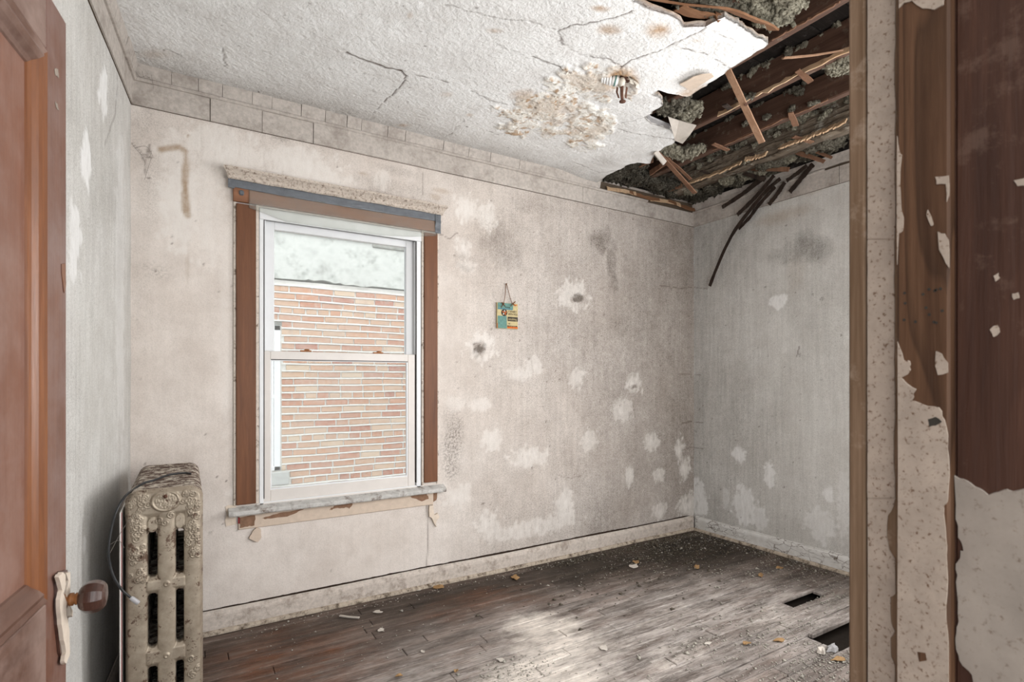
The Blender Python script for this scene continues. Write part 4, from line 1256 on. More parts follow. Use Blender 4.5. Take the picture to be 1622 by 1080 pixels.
# duct tape along the head board, wrinkled; film hanging from it
ns = 90
def sheet(nm, x0, x1, zt, zb, yo, mat, wr, seed, th=.0015, par=W1):
    us_ = np.linspace(x0, x1, ns); vs_2 = np.linspace(0, 1, 9)
    A, B = np.meshgrid(us_, vs_2, indexing='xy')
    zt_ = np.interp(A, np.linspace(x0, x1, len(zt)), zt); zb_ = np.interp(A, np.linspace(x0, x1, len(zb)), zb)
    Z = zt_ + (zb_ - zt_) * B
    R = wr * (np.abs(fbm(A * 14 + B * 2, B * 3 + A * 5, 4, seed) - .5) * 2)
    f1 = np.stack([A, YB - yo - R, Z], -1).reshape(-1, 3)
    f2 = f1.copy(); f2[:, 1] += th
    _, _, q = grid(us_, vs_2)
    n = len(f1)
    m_, k_ = 9, ns
    rimi = list(range(k_)) + [i * k_ + k_ - 1 for i in range(1, m_)] + [(m_ - 1) * k_ + i for i in range(k_ - 2, -1, -1)] + [i * k_ for i in range(m_ - 2, 0, -1)]
    rim_ = np.array([(rimi[i], rimi[(i + 1) % len(rimi)], rimi[(i + 1) % len(rimi)] + n, rimi[i] + n) for i in range(len(rimi))])
    return obj(nm, np.vstack([f1, f2]), np.vstack([q[:, ::-1], q + n, rim_]), mat, par, True)
sheet('duct_tape', .196, 1.364, [2.332, 2.332, 2.333], [2.292, 2.286, 2.284, 2.285, 2.288], .0245, MAT['tape'], .004, 3)['label'] = 'grey duct tape strip'
sheet('tape_end', .188, .218, [2.336, 2.333], [2.286, 2.284], .026, MAT['tape'], .008, 5)
sheet('tape_end', 1.335, 1.372, [2.336, 2.330], [2.214, 2.212], .026, MAT['tape'], .014, 6)['label'] = 'crumpled grey tape end'
sheet('plastic_film', .285, 1.345, [2.292] * 3, [2.196, 2.150, 2.150, 2.150, 2.150, 2.165, 2.196], .0232, MAT['film'], .006, 8, .0006)['label'] = 'torn clear plastic film'
cas('tape_scrap', .238, .262, 2.255, 2.282, .030, 'tape', .006)
# outer vinyl frame
def ring(nm, x0, x1, z0, z1, wl, wr, wb_, wt, y0, y1, mat, par, b=.003):
    mb = MB()
    mb.box(x0, x0 + wl, y0, y1, z0, z1, b); mb.box(x1 - wr, x1, y0, y1, z0, z1, b)
    mb.box(x0 + wl - .001, x1 - wr + .001, y0 + .0005, y1, z1 - wt, z1, b); mb.box(x0 + wl - .001, x1 - wr + .001, y0 + .0005, y1, z0, z0 + wb_, b)
    return mb.build(nm, mat, par)
ring('frame', .336, 1.250, .612, 2.212, .022, .030, .03, .045, YB - .004, YB + .11, MAT['vinyl'], W1)
cas('head_stop', .336, 1.250, 2.150, 2.205, .012, 'vinyl')
# upper sash (further out) and lower sash (further in)
us1 = ring('upper_sash', .366, 1.218, 1.405, 2.160, .050, .050, .040, .044, YB + .040, YB + .075, MAT['vinyl'], W1)
obj('pane', *boxg(.410, 1.170, YB + .056, YB + .061, 1.44, 2.122), MAT['glass'], us1)
ls1 = ring('lower_sash', .352, 1.212, .640, 1.450, .040, .046, .062, .046, YB + .000, YB + .036, MAT['vinylwarm'], W1)
obj('pane', *boxg(.388, 1.170, YB + .016, YB + .021, .70, 1.41), MAT['glass'], ls1)
ring('glazing_bead', .390, 1.168, .700, 1.406, .008, .010, .010, .008, YB + .003, YB + .018, MAT['vinyl'], ls1, .001)
for x in (.575, .985):
    V_, F_ = boxg(x - .03, x + .03, YB + .008, YB + .030, 1.450, 1.460, .003)
    lk = obj('sash_lock', V_, F_, MAT['brass'], ls1)
    obj('cam', *latheg([(0, .014), (.006, .013), (.008, .004)], (x + .006, YB + .018, 1.460), (0, 0, 1), 12), MAT['brass'], lk)
obj('tilt_track', *boxg(.360, .367, YB + .002, YB + .036, 1.45, 2.15, .001), MAT['vinyl'], W1)
obj('tilt_track', *boxg(1.213, 1.222, YB + .002, YB + .036, 1.45, 2.15, .001), MAT['vinyl'], W1)
for (nm, x0, x1, y0, y1, z0, z1) in (('dark_gap_strip', .3585, .3615, YB - .0046, YB + .03, .66, 2.166), ('dark_gap_strip', 1.2155, 1.2195, YB - .0046, YB + .03, .66, 2.166), ('dark_gap_strip', .366, 1.218, YB + .030, YB + .039, 2.160, 2.1655), ('dark_gap_strip', .394, 1.166, YB + .001, YB + .015, 1.4025, 1.4065)):  # dark strips standing in for the shaded gaps between sash and frame
    obj(nm, *boxg(x0, x1, y0, y1, z0, z1), MAT['ink'], W1)
# stool, apron
ns_ = 40
pr = [(-.002, .588), (.046, .590), (.050, .596), (.049, .608), (.044, .614), (-.002, .632)]
V_ = []; F_ = []; k = len(pr)
for i in range(ns_):
    t = i / (ns_ - 1); x = .190 + (1.402 - .190) * t
    for (n_, z) in pr:
        V_.append((x, YB - n_ + .002 * math.sin(t * 40) * (n_ > .03), z + .003 * math.sin(t * 9) * .5))
for i in range(ns_ - 1):
    for j in range(k):
        j2 = (j + 1) % k
        F_.append((i * k + j, (i + 1) * k + j, (i + 1) * k + j2, i * k + j2))
F_ += [tuple(range(k)), tuple((ns_ - 1) * k + j for j in range(k))[::-1]]
obj('stool', V_, F_, MAT['stool'], W1)
obj('sill_ledge', *boxg(.32, 1.268, YB - .004, YB + .05, .606, .640, .004), MAT['vinylwarm'], W1)
ap = obj('apron', *boxg(.236, 1.330, YB - .010, YB - .001, .512, .592, .003), MAT['apron'], W1)


def bplate(nm, pts, t, mat, par, y=YB - .001, sub=3, amp=.004, seed=0):
    q = [onY(*p, y) for p in pts]
    q2 = ragged([(a[0], a[2]) for a in q], amp, sub, seed)
    return obj(nm, *plateg([(a[0], y, a[1]) for a in q2], (0, -1, 0), t), mat, par)


bplate('bare_patch', [(415, 821), (432, 815), (450, 811), (478, 806), (484, 804), (470, 812), (455, 818), (430, 821), (420, 822)], .002, MAT['barebrown'], ap, YB - .010, 3, .003, 1)
bplate('bare_patch', [(522, 808), (530, 800), (545, 797), (557, 795), (558, 800), (553, 806), (548, 803), (538, 805), (527, 806)], .002, MAT['barebrown'], ap, YB - .010, 3, .004, 2)
bplate('bare_patch', [(650, 786), (676, 780), (679, 790), (668, 794), (655, 789)], .002, MAT['barebrown'], ap, YB - .010, 3, .004, 3)
bplate('bare_patch', [(681, 780), (693, 777), (691, 792), (684, 797), (680, 795)], .003, MAT['barebrown'], wb, YB - .002, 3, .004, 4)
bplate('bare_patch', [(380, 820), (404, 816), (403, 832), (392, 834), (380, 836)], .003, MAT['barebrown'], ap, YB - .010, 3, .004, 5)
bplate('red_chip', [(377, 820), (380, 819), (380, 829), (377, 829)], .003, MAT['red'], ap, YB - .010, 1, 0, 5)
# curled torn paint under the apron
bplate('paint_curl', [(406, 835), (413, 838), (414, 850), (408, 858), (394, 852), (398, 845), (402, 838)], .012, MAT['apron'], wb, YB - .003, 2, .003, 6)
bplate('paint_curl', [(679, 800), (685, 799), (687, 815), (692, 812), (695, 818), (690, 825), (690, 834), (683, 820), (679, 818)], .014, MAT['paintchip'], wb, YB - .003, 2, .003, 7)
bplate('paint_curl', [(357, 802), (374, 800), (375, 830), (358, 834)], .0015, MAT['paintchip'], wb, YB - .002, 3, .006, 8)

# ------------------------------------------------------------------ window 2, added unseen to let in light (right wall beside the doorway)
W2 = empty('added_side_window', (XR, (RY0 + RY1) / 2, RZ0))
tag(W2, 'added unseen side window near the doorway', kind='structure')
def ringx(nm, y0, y1, z0, z1, w, x0, x1, mat, par):
    mb = MB()
    mb.box(x0, x1, y0, y0 + w, z0, z1, .003); mb.box(x0, x1, y1 - w, y1, z0, z1, .003)
    mb.box(x0, x1, y0 + w, y1 - w, z1 - w, z1, .003); mb.box(x0, x1, y0 + w, y1 - w, z0, z0 + w, .003)
    return mb.build(nm, mat, par)
ringx('frame', RY0 - .01, RY1 + .01, RZ0 - .01, RZ1 + .01, .03, XR - .004, XR + .14, MAT['vinyl'], W2)
s2 = ringx('upper_sash', RY0 + .02, RY1 - .02, 1.64, RZ1 - .02, .045, XR + .07, XR + .10, MAT['vinyl'], W2)
s3 = ringx('lower_sash', RY0 + .02, RY1 - .02, RZ0 + .02, 1.68, .045, XR + .03, XR + .06, MAT['vinyl'], W2)
ringx('casing', RY0 - .10, RY1 + .10, RZ0 - .10, RZ1 + .10, .10, XR - .02, XR - .001, MAT['brownwood'], W2)

# ------------------------------------------------------------------ window 3, added unseen for fill light (front wall, right of the doorway)
W3 = empty('added_front_window', (1.75, YF - .02, .70))
tag(W3, 'wide added unseen front window right of the doorway', kind='structure')
ring('frame', 1.00, 2.50, .70, 2.40, .04, .04, .04, .04, YF - .14, YF - .018, MAT['vinyl'], W3)
obj('mullion', *boxg(1.73, 1.77, YF - .12, YF - .03, .74, 2.36, .003), MAT['vinyl'], W3)
mb = MB(); mb.box(0.90, 1.00, YF - .019, YF, .60, 2.50, .003); mb.box(2.50, 2.60, YF - .019, YF, .60, 2.50, .003); mb.box(1.00, 2.50, YF - .019, YF, 2.40, 2.50, .003); mb.box(1.00, 2.50, YF - .019, YF, .60, .70, .003)
mb.build('casing', MAT['brownwood'], W3)

# ------------------------------------------------------------------ neighbouring brick building
YN = 5.41
NB = obj('brick_building', *boxg(-1.0, 6.5, YN, YN + .25, -3.2, onY(620, 459, YN)[2]), MAT['mortar'])
tag(NB, 'neighbouring common-brick building with parged top seen through the window', 'building')
ztop = onY(620, 459, YN)[2] + .0
xj = onY(584, 385, YN)[0]; zl = onY(500, 373, YN)[2]; zr = onY(610, 391, YN)[2]
# parging with uneven lower edge
pp = [(-1.0, onY(434, 440, YN)[2]), (onY(480, 440, YN)[0], onY(480, 444, YN)[2]), (onY(510, 450, YN)[0], onY(510, 444, YN)[2]), (onY(545, 450, YN)[0], onY(545, 452, YN)[2]), (onY(600, 456, YN)[0], onY(600, 455, YN)[2]), (6.5, ztop - .02), (6.5, zr), (xj + .02, zr), (xj, zl), (-1.0, zl)]
pp = ragged(pp, .012, 4, 3)
obj('parging', *plateg([(a[0], YN + .2, a[1]) for a in pp], (0, -1, 0), .222), MAT['parge'], NB)
obj('coping', *boxg(-1.0, xj + .03, YN - .04, YN + .3, zl - .015, zl + .05, .012), MAT['coping'], NB)
obj('coping', *boxg(xj + .03, 6.5, YN - .035, YN + .3, zr - .03, zr + .015, .010), MAT['coping'], NB)
# window of the neighbour
nx1 = onY(444, 600, YN)[0]; nzt = onY(437, 515, YN)[2]; nzb = onY(437, 745, YN)[2]
mb = MB()
nw = nx1 - .95
mb.box(nx1 - .055, nx1, YN - .012, YN + .05, nzb, nzt, .004); mb.box(nw, nw + .055, YN - .012, YN + .05, nzb, nzt, .004)
mb.box(nw, nx1, YN - .012, YN + .05, nzt - .05, nzt, .004); mb.box(nw, nx1, YN - .012, YN + .05, nzb, nzb + .04, .004)
zmid = onY(434, 628, YN)[2]
mb.box(nw, nx1 - .02, YN - .008, YN + .05, zmid - .02, zmid + .02, .004); mb.box(nx1 - .10, nx1 - .055, YN - .006, YN + .05, nzb, nzt, .004)
nwf = mb.build('neighbour_window_frame', MAT['vinyl'], NB)
z = nzb + .04
k = 0
while z < nzt - .06:
    obj('blind_slat', *boxg(nw + .05, nx1 - .055, YN - .004, YN + .004, z, z + .034, .002), MAT['blind'], nwf)
    z += .045
obj('sill_stone', *boxg(nw - .15, onY(457, 755, YN)[0], YN - .05, YN + .05, onY(437, 767, YN)[2], onY(437, 747, YN)[2], .006), MAT['stone'], NB)
obj('lintel', *boxg(nw - .15, onY(447, 510, YN)[0], YN - .006, YN + .03, nzt, nzt + .035, .004), MAT['coping'], NB)
# bricks: courses with a header course every sixth
rr = random.Random(21)
pitch = .0672
xa, xb = onY(428, 600, YN)[0] - .12, onY(646, 600, YN)[0] + .22
zlo = onY(540, 775, YN)[2] - .10
nrow = int((ztop - zlo) / pitch)
cache = {}
nb = 0
for rw in range(nrow + 1):
    z0 = zlo + rw * pitch
    if z0 + .05 > ztop + .005: break
    hd = (rw % 6 == 3)
    Lb = .099 if hd else .203
    st = .113 if hd else .216
    x = xa - rr.uniform(0, st)
    if hd: pass
    while x < xb:
        L2 = Lb * rr.uniform(.93, 1.05)
        if not hd and rr.random() < .10: L2 = Lb * .55
        x0, x1 = x, x + L2
        x = x1 + rr.uniform(.010, .017)
        zc = z0 + .026
        if nzb - .02 < zc < nzt + .02:
            if x1 < nx1 + .02: continue
            x0 = max(x0, nx1 + .012)
        if onY(437, 770, YN)[2] - .0 < zc < nzb and x0 < onY(457, 755, YN)[0]:
            if x1 < onY(457, 755, YN)[0] + .03: continue
            x0 = onY(457, 755, YN)[0] + .012
        if x1 - x0 < .03: continue
        nb += 1
        if nb > 298: break
        obj('brick', *boxg(x0, x1, YN - .006 - rr.uniform(0, .004), YN + .03, z0, z0 + .050 + rr.uniform(-.002, .002), .003), MAT['brick'], NB)
# tooled mortar beads proud of the brick
for rw in range(nrow + 1):
    z0 = zlo + rw * pitch - .0085
    if z0 > ztop: break
    path = [np.array([x_, YN - .009, z0 + .0025 * math.sin(x_ * 9 + rw)]) for x_ in np.linspace(max(xa, nx1 + .01) if nzb < z0 < nzt else xa, xb, 16)]
    obj('mortar_bed', *stripg(path, .013, .008, (0, 0, 1), .15, rw), MAT['mortar'], NB)
obj('gangway_ground', *boxg(-2, 7, YB + .3, YN + .3, -3.3, -3.2), MAT['stone'], NB)

# ------------------------------------------------------------------ door leaf
DE = onP(105, 600, (0, 0, 0), (0, 0, 1)) if False else None
Dd = np.array([.135, .991, 0.0]); Dd /= np.linalg.norm(Dd)
Dn = np.array([Dd[1], -Dd[0], 0.0])                     # faces the opening / room (+X)
uE = (105 - PX) / F
edge = np.array([uE * CY_ + SY, -uE * SY + CY_, 0.0])   # depth 1.0 m along the view axis
DWID = .945
hinge = edge - Dd * DWID
DTOP = CAMZ + (PY - 37) / F
D1 = empty('door_1', (hinge[0], hinge[1], 0.006))
tag(D1, 'varnished brown panelled door standing open at the left', kind='structure')


def dc(s, n, z): return edge + Dd * (s - DWID) + Dn * n + np.array([0, 0, z])


def dpx(px, py, n=0.0):
    q = onP(px, py, dc(0, n, 0), Dn); return (np.dot(q - edge, Dd) + DWID, q[2])


def dbox(nm, s0, s1, n0, n1, z0, z1, mat, par, b=.002):
    V_, F_ = boxg(s0, s1, -n1, -n0, z0, z1, b)   # local y = -n keeps handedness
    return obj(nm, [dc(v[0], -v[1], v[2]) for v in V_], F_, mat, par)


sM1 = dpx(74, 500)[0]; sM0 = dpx(53, 500)[0]
zPT = dpx(72, 75)[1]; zPB = dpx(73, 957)[1]
TH = .036
dbox('stile', sM1, DWID, -TH, 0, .01, DTOP, MAT['doorwood'], D1)
dbox('stile', 0.0, .11, -TH, 0, .01, DTOP, MAT['doorwood'], D1)
dbox('rail', .11, sM1, -TH, -.0004, zPT, DTOP, MAT['doorrail'], D1)
dbox('rail', .11, sM1, -TH, -.0004, zPB - .19, zPB, MAT['doorrail'], D1)
dbox('rail', .11, sM1, -TH, -.0004, .01, .24, MAT['doorrail'], D1)
dbox('panel', .10, sM1 + .01, -.026, -.012, zPB - .01, zPT + .01, MAT['doorpanel'], D1)
dbox('panel', .10, sM1 + .01, -.026, -.012, .23, zPB - .18, MAT['doorpanel'], D1)
mw = sM1 - sM0
mp = [(0, -.0135), (mw, -.0135), (mw, -.002), (mw * .86, .0035), (mw * .70, .0015), (mw * .55, .0045), (mw * .35, .0005), (mw * .2, -.006), (mw * .06, -.009)]


def mould(nm, mat, za, zb, vertical=True, s_in=None, flip=False, s0=None, s1=None, zout=None, up=True):
    V_ = []; k = len(mp)
    if vertical:
        for z, sg in ((za, 1), (zb, -1)):
            for (w, n) in mp:
                q = dc(sM1 - mw + w, n, z + sg * (mw - w) * 1.0) if not flip else dc(.11 + mw - w, n, z + sg * (mw - w))
                V_.append(q)
    else:
        for s, sg in ((s0, 1), (s1, -1)):
            for (w, n) in mp:
                V_.append(dc(s + sg * (mw - w), n, zout - (mw - w) if up else zout + (mw - w)))
    F_ = [tuple(range(k)), tuple(range(k, 2 * k))[::-1]] + [((i + 1) % k, i, k + i, k + (i + 1) % k) for i in range(k)]
    o = obj(nm, V_, F_, mat, D1)
    bm = bmesh.new(); bm.from_mesh(o.data); bmesh.ops.recalc_face_normals(bm, faces=bm.faces); bm.to_mesh(o.data); bm.free()
    return o


for (a, b) in ((zPB, zPT), (.24, zPB - .19)):
    mould('panel_moulding', MAT['doormould'], a, b)
    mould('panel_moulding', MAT['doormould'], a, b, flip=True)
    mould('panel_moulding', MAT['doorrail'], 0, 0, False, s0=.11, s1=sM1, zout=b, up=True)
    mould('panel_moulding', MAT['doorrail'], 0, 0, False, s0=.11, s1=sM1, zout=a, up=False)
# lock plate under thick torn paint, shank and knob
def dplate(nm, pts, n0, t, mat, par, sub=3, amp=.003, seed=0):
    q = ragged([dpx(*p, n0) for p in pts], amp, sub, seed)
    return obj(nm, *plateg([dc(a[0], n0, a[1]) for a in q], Dn, t), mat, par)
esc = dplate('lock_plate', [(86, 925), (91, 905), (103, 902), (104, 960), (104, 1040), (98, 1053), (91, 1035), (86, 990)], 0.0005, .004, MAT['knob'], D1, 2, .001, 1)
dplate('torn_paint', [(86, 914), (92, 906), (97, 909), (98, 925), (94, 940), (100, 955), (99, 975), (104, 1000), (105, 1035), (99, 1053), (95, 1048), (98, 1035), (93, 1005), (90, 980), (88, 950), (92, 935)], .0045, .006, MAT['paintchip'], esc, 3, .002, 2)
dplate('torn_paint', [(99, 908), (106, 906), (106, 945), (102, 950), (100, 935), (103, 920)], .0045, .005, MAT['paintchip'], esc, 2, .002, 3)
dplate('torn_paint', [(104, 960), (108, 968), (108, 978), (105, 976)], .0045, .007, MAT['paintchip'], esc, 2, .001, 4)
kz = CAMZ - (944 - PY) / F * 1.0
ko = dc(dpx(98, 944)[0], .004, kz)
sh = obj('shank', *latheg([(0, .016), (.003, .016), (.004, .009), (.007, .009), (.008, .0115), (.013, .0115), (.014, .009), (.016, .009), (.017, .011), (.022, .010), (.026, .009)], ko, Dn, 20), MAT['brass'], D1, True)
prof_k = [(.021, .011)] + [(.021 + .044 * (1 - math.cos(a)) / 2, .0255 * math.sin(a) ** .7 + .004) for a in np.linspace(.35, 2.5, 14)] + [(.0635, .010), (.064, .003)]
obj('door_knob', *latheg(prof_k, ko, Dn, 10), MAT['knob'], D1, False)
# scuffs of white on the stile
dplate('paint_smear', [(86, 108), (92, 110), (93, 124), (88, 120)], .0004, .0004, MAT['jambpaintgrey'], D1, 4, .002, 9)
dplate('paint_smear', [(87, 160), (91, 165), (93, 176), (89, 172)], .0004, .0004, MAT['jambpaintgrey'], D1, 4, .002, 10)
dplate('bare_edge', [(97, 418), (103, 417), (104, 450), (101, 464), (98, 440)], .0004, .0008, MAT['doormould'], D1, 3, .001, 11)

# ------------------------------------------------------------------ door jamb at the right
def jy(px, X=JX):
    r = ray(px, 600); return X * r[1] / r[0]


J = obj('trim_4', *boxg(JX + .004, JX + .024, .10, jy(1345), 0, 2.06, .002), MAT['jambdark'])
tag(J, 'old door jamb with flaking paint at the right edge', kind='structure')
obj('casing_edge', *boxg(JX, JX + .09, jy(1371), jy(1345) + .001, 0, 2.06, .0025), MAT['edgewood'], J)
obj('rebate_board', *boxg(JX + .0005, JX + .012, jy(1421) - .003, jy(1373.5), 0, 2.06, .0015), MAT['edgewood'], J)
XS = JX - .010
obj('door_stop', *boxg(XS, JX + .012, jy(1504, XS), jy(1420, XS), 0, 2.06, .0025), MAT['stopwood'], J)
obj('outer_board', *boxg(JX + .002, JX + .014, .10, jy(1504, XS) - .001, 0, 2.06, .002), MAT['jambdark'], J)
mb = MB(); mb.box(HX - .024, HX, .10, YF, 0, 2.06, .002); mb.box(HX - .02, JX + .02, .10, YF, 2.06, 2.085, .002)
mb.build('hinge_jamb', MAT['jambdark'], J)


def jplate(nm, pts, X, t, mat, sub=4, amp=.0022, seed=0, lab=None):
    q = [onX(*p, X) for p in pts]
    q = ragged([(a[1], a[2]) for a in q], amp, sub, seed)
    o = obj(nm, *plateg([(X, a[0], a[1]) for a in q], (-1, 0, 0), t), mat, J)
    return o


def vcol(xl, xr, y0, y1, n, seed, wob):
    """tall paint layer outline between two pixel columns with a wandering right edge"""
    r_ = random.Random(seed); L_ = []
    ys_ = np.linspace(y0, y1, n)
    left = [(xl, y) for y in ys_]
    right = [(xr + r_.uniform(-wob, wob * .3), y) for y in ys_[::-1]]
    return left + right


jplate('paint_layer', vcol(1374.5, 1419, -30, 380, 14, 1, 2) , JX + .0005, .0012, MAT['jambpaint'], 2, .0003, 1)
jplate('paint_layer', vcol(1374.5, 1418, 380, 790, 14, 2, 2), JX + .0005, .0013, MAT['jambpaint'], 2, .0003, 2)
jplate('paint_layer', [(1374.5, 790), (1418, 790), (1416, 800), (1407, 815), (1405, 850), (1409, 870), (1418, 885), (1419, 940), (1411, 945), (1412, 985), (1418, 1000), (1411, 1010), (1412, 1040), (1418, 1055), (1419, 1250), (1374.5, 1250)], JX + .0005, .0012, MAT['jambpaint'], 2, .0006, 3)
# paint on the stop
jplate('paint_layer', [(1422, -30), (1495, -30), (1495, 8), (1480, 16), (1462, 14), (1445, 2), (1432, 5), (1424, 14)], XS, .0013, MAT['jambpaint'], 2, .0008, 4)
jplate('paint_layer', [(1421.5, 215), (1425, 240), (1429, 245), (1426, 290), (1428, 330), (1432, 345), (1430, 366), (1424, 370), (1421.5, 420)], XS, .0012, MAT['jambpaint'], 2, .0006, 5)
jplate('paint_layer', [(1482, 280), (1503, 278), (1504, 310), (1500, 320), (1499, 292), (1484, 292)], XS, .0012, MAT['jambpaint'], 2, .0008, 6)
jplate('paint_layer', [(1470, 332), (1479, 355), (1475, 358), (1468, 340)], XS, .0012, MAT['jambpaint'], 2, .0008, 7)
jplate('paint_layer', [(1486, 367), (1497, 370), (1503, 380), (1504, 425), (1496, 410), (1488, 395)], XS, .0013, MAT['jambpaint'], 2, .0008, 8)
jplate('paint_layer', [(1483, 556), (1492, 560), (1502, 575), (1502, 590), (1486, 594), (1482, 580)], XS, .0012, MAT['jambpaint'], 2, .0008, 9)
jplate('paint_layer', [(1422, 540), (1432, 570), (1442, 572), (1443, 585), (1428, 598), (1436, 606), (1452, 616), (1444, 634), (1462, 640), (1488, 645), (1497, 665), (1502, 700), (1504, 730), (1502, 790), (1496, 800), (1499, 850), (1501, 900), (1499, 960), (1503, 1020), (1502, 1250), (1422, 1250)], XS, .0014, MAT['jambpaint'], 3, .0011, 10)
jplate('bare_hole', [(1453, 1032), (1466, 1034), (1468, 1046), (1456, 1048)], XS - .0014, .0003, MAT['stopwood'], 2, .0006, 11)
jplate('burnt_knot', [(1470, 664), (1482, 660), (1492, 668), (1482, 674), (1472, 676)], XS - .0014, .0003, MAT['charcoal'], 2, .0008, 12)
# paint on the outer board
jplate('paint_layer', [(1512, 752), (1526, 758), (1545, 770), (1566, 783), (1590, 775), (1612, 776), (1640, 765), (1700, 760), (1700, 1250), (1570, 1250), (1540, 1070), (1525, 1055), (1515, 1030), (1514, 1010), (1519, 985), (1516, 935), (1514, 900), (1522, 875), (1526, 868), (1518, 850), (1514, 820)], JX + .002, .0014, MAT['jambpaintgrey'], 3, .0014, 13)
jplate('paint_layer', [(1574, 437), (1582, 432), (1584, 440), (1577, 446)], JX + .002, .001, MAT['jambpaint'], 2, .0008, 14)
jplate('paint_layer', [(1568, 522), (1580, 514), (1584, 526), (1574, 534)], JX + .002, .001, MAT['jambpaint'], 2, .0008, 15)
jplate('paint_layer', [(1606, 286), (1625, 282), (1625, 294), (1612, 295)], JX + .002, .001, MAT['jambpaint'], 2, .0008, 16)
jplate('paint_layer', [(1604, 465), (1613, 463), (1615, 472), (1606, 475)], JX + .002, .001, MAT['jambpaint'], 2, .0008, 17)
rr = random.Random(5)
mb = MB()
for k in range(14):     # nail and hinge-screw holes
    px, py = rr.uniform(1432, 1496), rr.uniform(450, 515)
    q = onX(px, py, XS)
    mb.add(*latheg([(0, .0016), (.0004, .0015)], q, (-1, 0, 0), 8))
nh = mb.build('nail_holes', MAT['charcoal'], J); nh['kind'] = 'stuff'

# ------------------------------------------------------------------ radiator
RX0, RX1, RYF, RYB_, RTOP = -.178, .056, 2.262, 2.955, .908
RAD = empty('radiator', ((RX0 + RX1) / 2, (RYF + RYB_) / 2, 0))
tag(RAD, 'ornate silver cast-iron column radiator in the corner', 'radiator')
RW = RX1 - RX0
xs = np.linspace(0, RW, 118); zs = np.linspace(.03, RTOP, 420)
A, B, Qr = grid(xs, zs)
hgt = np.zeros(A.shape)
col = [(0.0, .066), (.094, .150), (.173, RW)]
for (c0, c1) in col:
    t = np.clip((A - c0) / (c1 - c0), 0, 1)
    hgt = np.maximum(hgt, .014 * np.sqrt(np.clip(1 - (2 * t - 1) ** 2, 0, 1)) ** .7 * ((A >= c0) & (A <= c1)))
slots = [(.815, .600), (.543, .352), (.285, .10)]
inslot = np.zeros(A.shape, bool); web = np.zeros(A.shape)
SXC = [(.080, .0135), (.1615, .0115)]
for (xc, hw) in SXC:
    for (zt, zb) in slots:
        zt2 = zt - .055 if zt > .7 else zt
        dx = A - xc; zc = np.clip(B, zb + hw, zt2 - hw)
        inslot |= np.hypot(dx, B - zc) < hw
# webs: bridge between columns where there is no slot
between = np.ones(A.shape)
for (zt, zb) in slots: between *= 1 - sst(.016, -.004, np.maximum(B - zt, zb - B))
mid = ((A > .055) & (A < .185))
hgt = np.where(mid, np.maximum(hgt, .012 * between * sst(.05, .066, A) * sst(.19, .173, A)), hgt)
# solid ornate head above the slots
headm = sst(.80, .83, B + .03 * np.cos((A - RW / 2) * 60) * 0)
hgt = np.maximum(hgt, .013 * headm)
# round screw bosses
for (cx, czz, r_, hh) in [(.122, .572, .010, .006), (.122, .318, .010, .006), (.0795, .797, .010, .006), (.1615, .800, .010, .006)]:
    d = np.hypot(A - cx, B - czz)
    hgt += hh * sst(r_, r_ * .75, d) - hh * .6 * sst(r_ * .45, r_ * .25, d)
    if czz > .7: hgt = np.maximum(hgt, .012 * sst(.016, .013, np.hypot(A - cx, np.minimum(0, B - czz + .02) * .8 + np.maximum(0, B - czz))))
# medallion
d = np.hypot((A - .119) / 1.0, (B - .868) / .86)
hgt += .010 * sst(.047, .040, d) - .004 * sst(.038, .034, d)
hgt += .0035 * sst(.034, .030, d) * (.5 + .5 * np.sin(A * 420 + 3 * np.sin(B * 260)) * np.cos(B * 480 + 2 * np.sin(A * 300)))
# scroll relief
rr = random.Random(9)
scr = []
for k in range(60):
    scr.append((rr.uniform(.012, .058), .56 + .35 * rr.random() ** .6, rr.uniform(.009, .016), rr.choice((-1, 1))))
    scr.append((rr.uniform(.182, RW - .012), rr.uniform(.66, .905), rr.uniform(.009, .016), rr.choice((-1, 1))))
for (x, z) in ((.10, .80), (.135, .815), (.118, .79), (.068, .86), (.172, .86), (.06, .885), (.18, .885)): scr.append((x, z, .014, 1 if x < .118 else -1))
for k in range(6): scr.append((rr.uniform(.195, RW - .01), rr.uniform(.20, .29), .013, rr.choice((-1, 1))))
rel = np.zeros(A.shape)
for (x, z, R_, hd) in scr:
    dx, dz_ = A - x, B - z; r_ = np.hypot(dx, dz_); th = np.arctan2(dz_, dx)
    rel = np.maximum(rel, sst(R_, R_ * .75, r_) * (.5 + .5 * np.cos(2 * math.pi * r_ / (R_ * .5) - hd * th)) ** 1.5)
hgt += .006 * rel * (~inslot)
# rounded outline of the end casting
edgex = np.minimum(A, RW - A)
cr_ = .040
cxd = np.maximum(0, cr_ - edgex); czd = np.maximum(0, B - (RTOP - cr_))
dcorner = np.hypot(cxd, czd) - cr_
hgt -= .020 * sst(-.012, 0, np.where((cxd > 0) & (czd > 0), dcorner, -np.minimum(edgex, RTOP - B)))
outm = (cxd > 0) & (czd > 0) & (dcorner > .001)
cen = lambda M_: M_.ravel()[Qr].any(1)
Qk = Qr[~(cen(inslot) | cen(outm))]
Vt = np.stack([RX0 + A, RYF + .014 - hgt, B], -1).reshape(-1, 3)
u_ = np.unique(Qk); remap = -np.ones(len(Vt), int); remap[u_] = np.arange(len(u_))
Qk = remap[Qk]; Vt = Vt[u_]
e = np.concatenate([Qk[:, [0, 1]], Qk[:, [1, 2]], Qk[:, [2, 3]], Qk[:, [3, 0]]])
key = np.sort(e, 1); kk = key[:, 0].astype(np.int64) * len(Vt) + key[:, 1]
uq, inv, cnt = np.unique(kk, return_inverse=True, return_counts=True)
be = e[cnt[inv] == 1]; ids = np.unique(be); new = {int(i): len(Vt) + k for k, i in enumerate(ids)}
